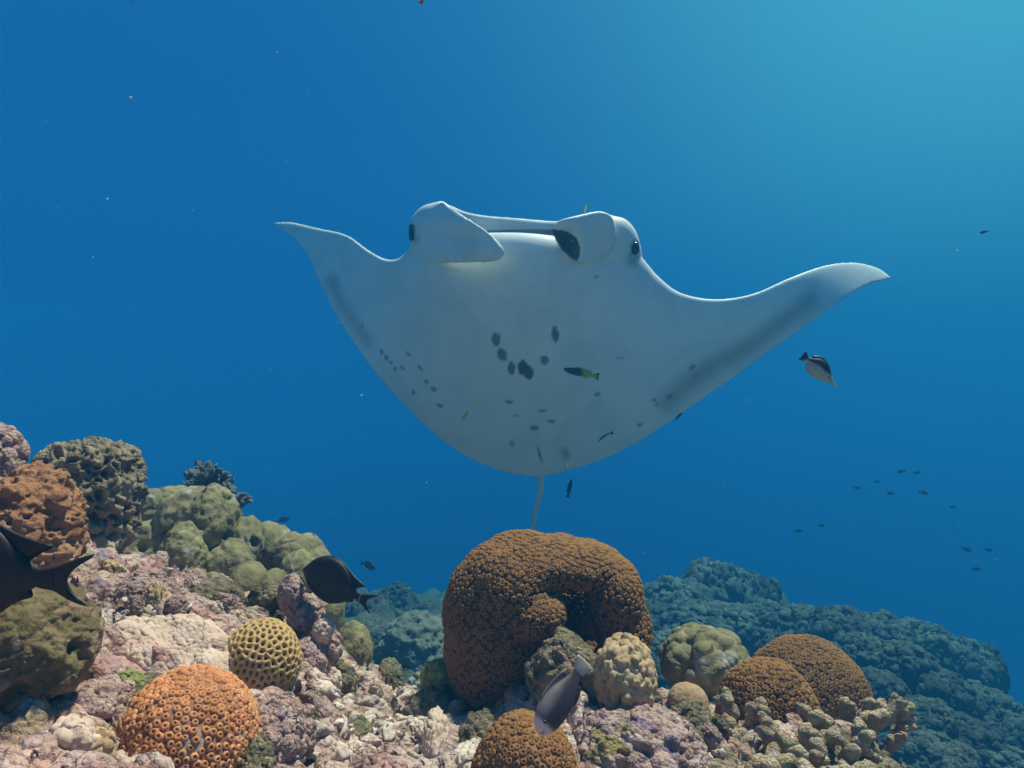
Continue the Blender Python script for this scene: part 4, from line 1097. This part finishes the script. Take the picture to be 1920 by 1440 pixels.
# banded fish off the wing
m_bf = material('two_tone_fish_skin', [(0.3, (0.34, 0.31, 0.24)), (0.7, (0.46, 0.42, 0.33))], scale=8, rough=.5, bump=.1, tint='tint', tint_col=(0.012, 0.012, 0.018), spec=.3)
bf_prof = [(0, -.06, .010, .010), (.06, -.055, .022, .016), (.16, -.045, .05, .03), (.30, -.02, .12, .05), (.45, 0, .20, .07), (.60, .01, .235, .075), (.74, .005, .20, .06), (.86, 0, .11, .035), (.93, 0, .06, .018), (.96, 0, .055, .008)]
fish('butterflyfish', P(1541, 697, 2.6), (.70, -.10, -.62), (.72, 0, .68), .150, bf_prof,
     [('dorsal_fin', [(.30, .08), (.42, .20), (.56, .265), (.72, .27), (.86, .20), (.90, .10), (.8, .14), (.6, .20), (.42, .15)]), ('anal_fin', [(.55, -.20), (.68, -.235), (.82, -.20), (.90, -.10), (.8, -.12), (.65, -.18)]),
      ('tail_fin', [(.94, .05), (1.02, .10), (1.10, .13), (1.09, .05), (1.09, -.05), (1.10, -.13), (1.02, -.10), (.94, -.05)], .006, 0.0)],
     m_bf, 'dark-backed fish with a long pale snout in open water off the wing tip', tintf=lambda V: np.maximum(sstep(.02, .07, V[:, 2] + .10 * (-V[:, 0] - .5)), sstep(.95, 1.0, -V[:, 0])), eye=(.30, -.0, .022, .05), m_eyes=m_feye, anchor=.5)
# little cleaner fish about the manta
m_cl = material('cleaner_fish_skin', [(0.3, (0.010, 0.022, 0.030)), (0.7, (0.022, 0.045, 0.055))], scale=8, rough=.4, bump=0, tint='tint', tint_col=(0.42, 0.42, 0.03), spec=.3)
m_ye = material('yellow_fish_skin', [(0.3, (0.50, 0.52, 0.02)), (0.7, (0.66, 0.64, 0.05))], scale=8, rough=.4, bump=0, tint='tint', tint_col=(0.02, 0.03, 0.03), spec=.3)
m_or = material('orange_fish_skin', [(0.3, (0.50, 0.10, 0.03)), (0.7, (0.62, 0.16, 0.05))], scale=8, rough=.4, bump=0, tint='tint', tint_col=(0.02, 0.02, 0.02), spec=.3)
sl_prof = [(0, 0, .01, .01), (.05, 0, .045, .03), (.18, 0, .085, .05), (.38, 0, .105, .058), (.60, 0, .09, .045), (.78, 0, .06, .028), (.86, 0, .05, .014), (.90, 0, .055, .007)]
sl_fins = [('dorsal_fin', [(.25, .08), (.40, .135), (.65, .125), (.80, .085), (.72, .055), (.5, .08), (.35, .09)]), ('anal_fin', [(.48, -.085), (.62, -.12), (.78, -.08), (.70, -.055), (.58, -.075)]),
           ('tail_fin', [(.88, .045), (.95, .085), (1.03, .10), (1.02, .03), (1.02, -.03), (1.03, -.10), (.95, -.085), (.88, -.045)], .006, 0.0)]
md = lambda x, y: float(manta_depth(x, y))
fish('cleaner_wrasse', P(1089, 699, md(1089, 699) - .36), (-.96, -.12, .20), (.1, 0, 1), .200, sl_prof, sl_fins, m_cl, 'dark little fish with a yellow tail under the middle of the manta belly',
     tintf=lambda V: sstep(.52, .64, -V[:, 0] + .9 * np.abs(V[:, 2] + .02)) * (np.abs(-V[:, 0] - 1.0) > .035), anchor=.5)
fish('yellow_fish', P(872, 780, md(872, 780) - .30), (.52, -.5, .72), (-.6, 0, .6), .078, sl_prof, sl_fins, m_ye, 'tiny bright yellow fish under the lower belly of the manta', anchor=.5)
fish('yellow_fish', P(1098, 390, md(1098, 400) - .02), (.2, -.2, .95), (-.9, 0, .2), .050, sl_prof, sl_fins, m_ye, 'tiny yellow fish on top of the curled manta head lobe', anchor=.5)
fish('cleaner_wrasse', P(1135, 820, md(1135, 820) - .20), (-.80, .1, -.55), (-.5, 0,   .8), .105, [(s, .10 * math.sin(s * 3.1), a * .55, b * .6) for s, c, a, b in sl_prof], sl_fins[2:], m_cl, 'thin curved little fish near the rear edge of the manta', anchor=.5)
fish('cleaner_wrasse', P(1273, 780, md(1273, 780) - .12), (.62, .2, .6), (-.6, 0, .7), .062, sl_prof, sl_fins, m_cl, 'small dark fish at the trailing edge of the manta wing', anchor=.5)
fish('cleaner_wrasse', P(1068, 915, 4.0), (.22, .1, .96), (-.9, 0, .2), .098, sl_prof, sl_fins, m_cl, 'small dark fish swimming upright beside the manta tail', anchor=.5)
fish('orange_fish', P(801, -12, 2.4), (.52, .2, .85), (-.8, 0, .5), .085, sl_prof, sl_fins, m_or, 'orange fish of which only the tail dips into view high above the manta', anchor=.5)
fish('orange_fish', P(238, -14, 2.4), (-.62, .2, .70), (.7, 0, .6), .075, sl_prof, sl_fins, m_or, 'reddish dark fish barely dipping into view high over the open water', anchor=.5, tintf=lambda V: .6 * (-V[:, 0] > .6))
# far-off fish, dark specks in the blue
ov_prof = [(0, 0, .015, .015), (.06, 0, .08, .04), (.2, 0, .16, .07), (.4, 0, .20, .08), (.6, 0, .15, .06), (.76, 0, .07, .03), (.84, 0, .05, .012)]
ov_fins = [('dorsal_fin', [(.2, .14), (.35, .24), (.55, .225), (.74, .13), (.66, .09), (.45, .17)]), ('tail_fin', [(.82, .04), (.92, .12), (1.04, .18), (.97, .05), (.97, -.05), (1.04, -.18), (.92, -.12), (.82, -.04)], .006, 0.0)]
far_f = [(530, 975, 9.0, 24), (690, 1060, 7.0, 32), (1607, 915, 12, 13), (1645, 903, 11.2, 12), (1670, 925, 10.4, 13), (1690, 884, 11.2, 14), (1719, 886, 12.0, 13), (1731, 924, 10.4, 16), (1787, 951, 12.0, 11), (1496, 996, 11.2, 16), (1540, 985, 11.2, 12), (1812, 1030, 10.4, 18), (1853, 1031, 10.4, 15), (1830, 1067, 10, 17), (1845, 435, 12.8, 13)]
rf = np.random.default_rng(4)
for k, (px, py, Y, w) in enumerate(far_f):
    a = rf.uniform(-.5, .5)
    lab = {0: 'faint dark fish above the small green coral lobes', 1: 'faint dark fish beside the black surgeonfish'}.get(k, 'tiny dark fish far off in the blue water')
    fish('reef_fish', P(px, py, Y), (rf.choice([-1, 1]) * .9, a, rf.normal(0, .15)), (0, 0, 1), w * pm(Y) * 1.1, ov_prof, ov_fins, m_black, lab, None if k < 2 else 'small fish far off in the blue', anchor=.5)
# drifting specks in the water
sp_v, sp_f = [], []
m_speck = material('drifting_specks', [(0.4, (0.6, 0.6, 0.58)), (0.6, (0.7, 0.7, 0.68))], scale=30, bump=0)
rs = np.random.default_rng(21)
dv, df = ico(1)
pts = [(245, 183, 2.0, 3.2), (201, 373, 1.2, 2.2), (520, 98, 2, 1.5), (1795, 470, 2, 2.5), (678, 741, 1.6, 2.0), (362, 395, 1.5, 1.2), (1400, 750, 2.5, 1.5), (800, 905, 1.5, 1.2), (1700, 580, 2, 1.5), (175, 482, 1.4, 1.6)]
for k in range(150):
    pts.append((rs.uniform(0, 1920), rs.uniform(0, 1300), rs.uniform(.8, 2.8), rs.uniform(.35, 1.0)))
for (px, py, Y, r) in pts:
    sp_v.append((dv * r * pm(Y) * np.array([1, 1, rs.uniform(.5, 1)]) + P(px, py, Y), df))
vv, ff = join(sp_v)
so = link('drifting_specks', mk_mesh('drifting_specks', vv, ff, m_speck))
so['kind'] = 'stuff'; so['label'] = 'fine pale specks drifting in the water'; so['category'] = 'plankton'
# ------------------------------------------------------------------ the water itself
hz = bpy.data.materials.new('water_haze')
hz.use_nodes = True
hn = hz.node_tree.nodes; hn.clear()
ho = hn.new('ShaderNodeOutputMaterial')
pv = hn.new('ShaderNodeVolumePrincipled')
pv.inputs['Color'].default_value = (0.008, 0.079, 0.170, 1)
pv.inputs['Density'].default_value = 0.15
pv.inputs['Absorption Color'].default_value = (0.05, 0.58, 0.72, 1)
pv.inputs['Anisotropy'].default_value = 0.0
hz.node_tree.links.new(pv.outputs[0], ho.inputs['Volume'])
hb = np.array([[x, y, z] for x in (-15, 15) for y in (-15, 15) for z in (-13, 3.0)], float)
hazeo = link('haze', mk_mesh('haze', hb, [(0, 1, 3, 2), (4, 6, 7, 5), (0, 4, 5, 1), (2, 3, 7, 6), (0, 2, 6, 4), (1, 5, 7, 3)], hz, smooth=False))
hazeo['kind'] = 'stuff'
hazeo['label'] = 'blue sea water that veils the far reef'
hazeo['category'] = 'water'
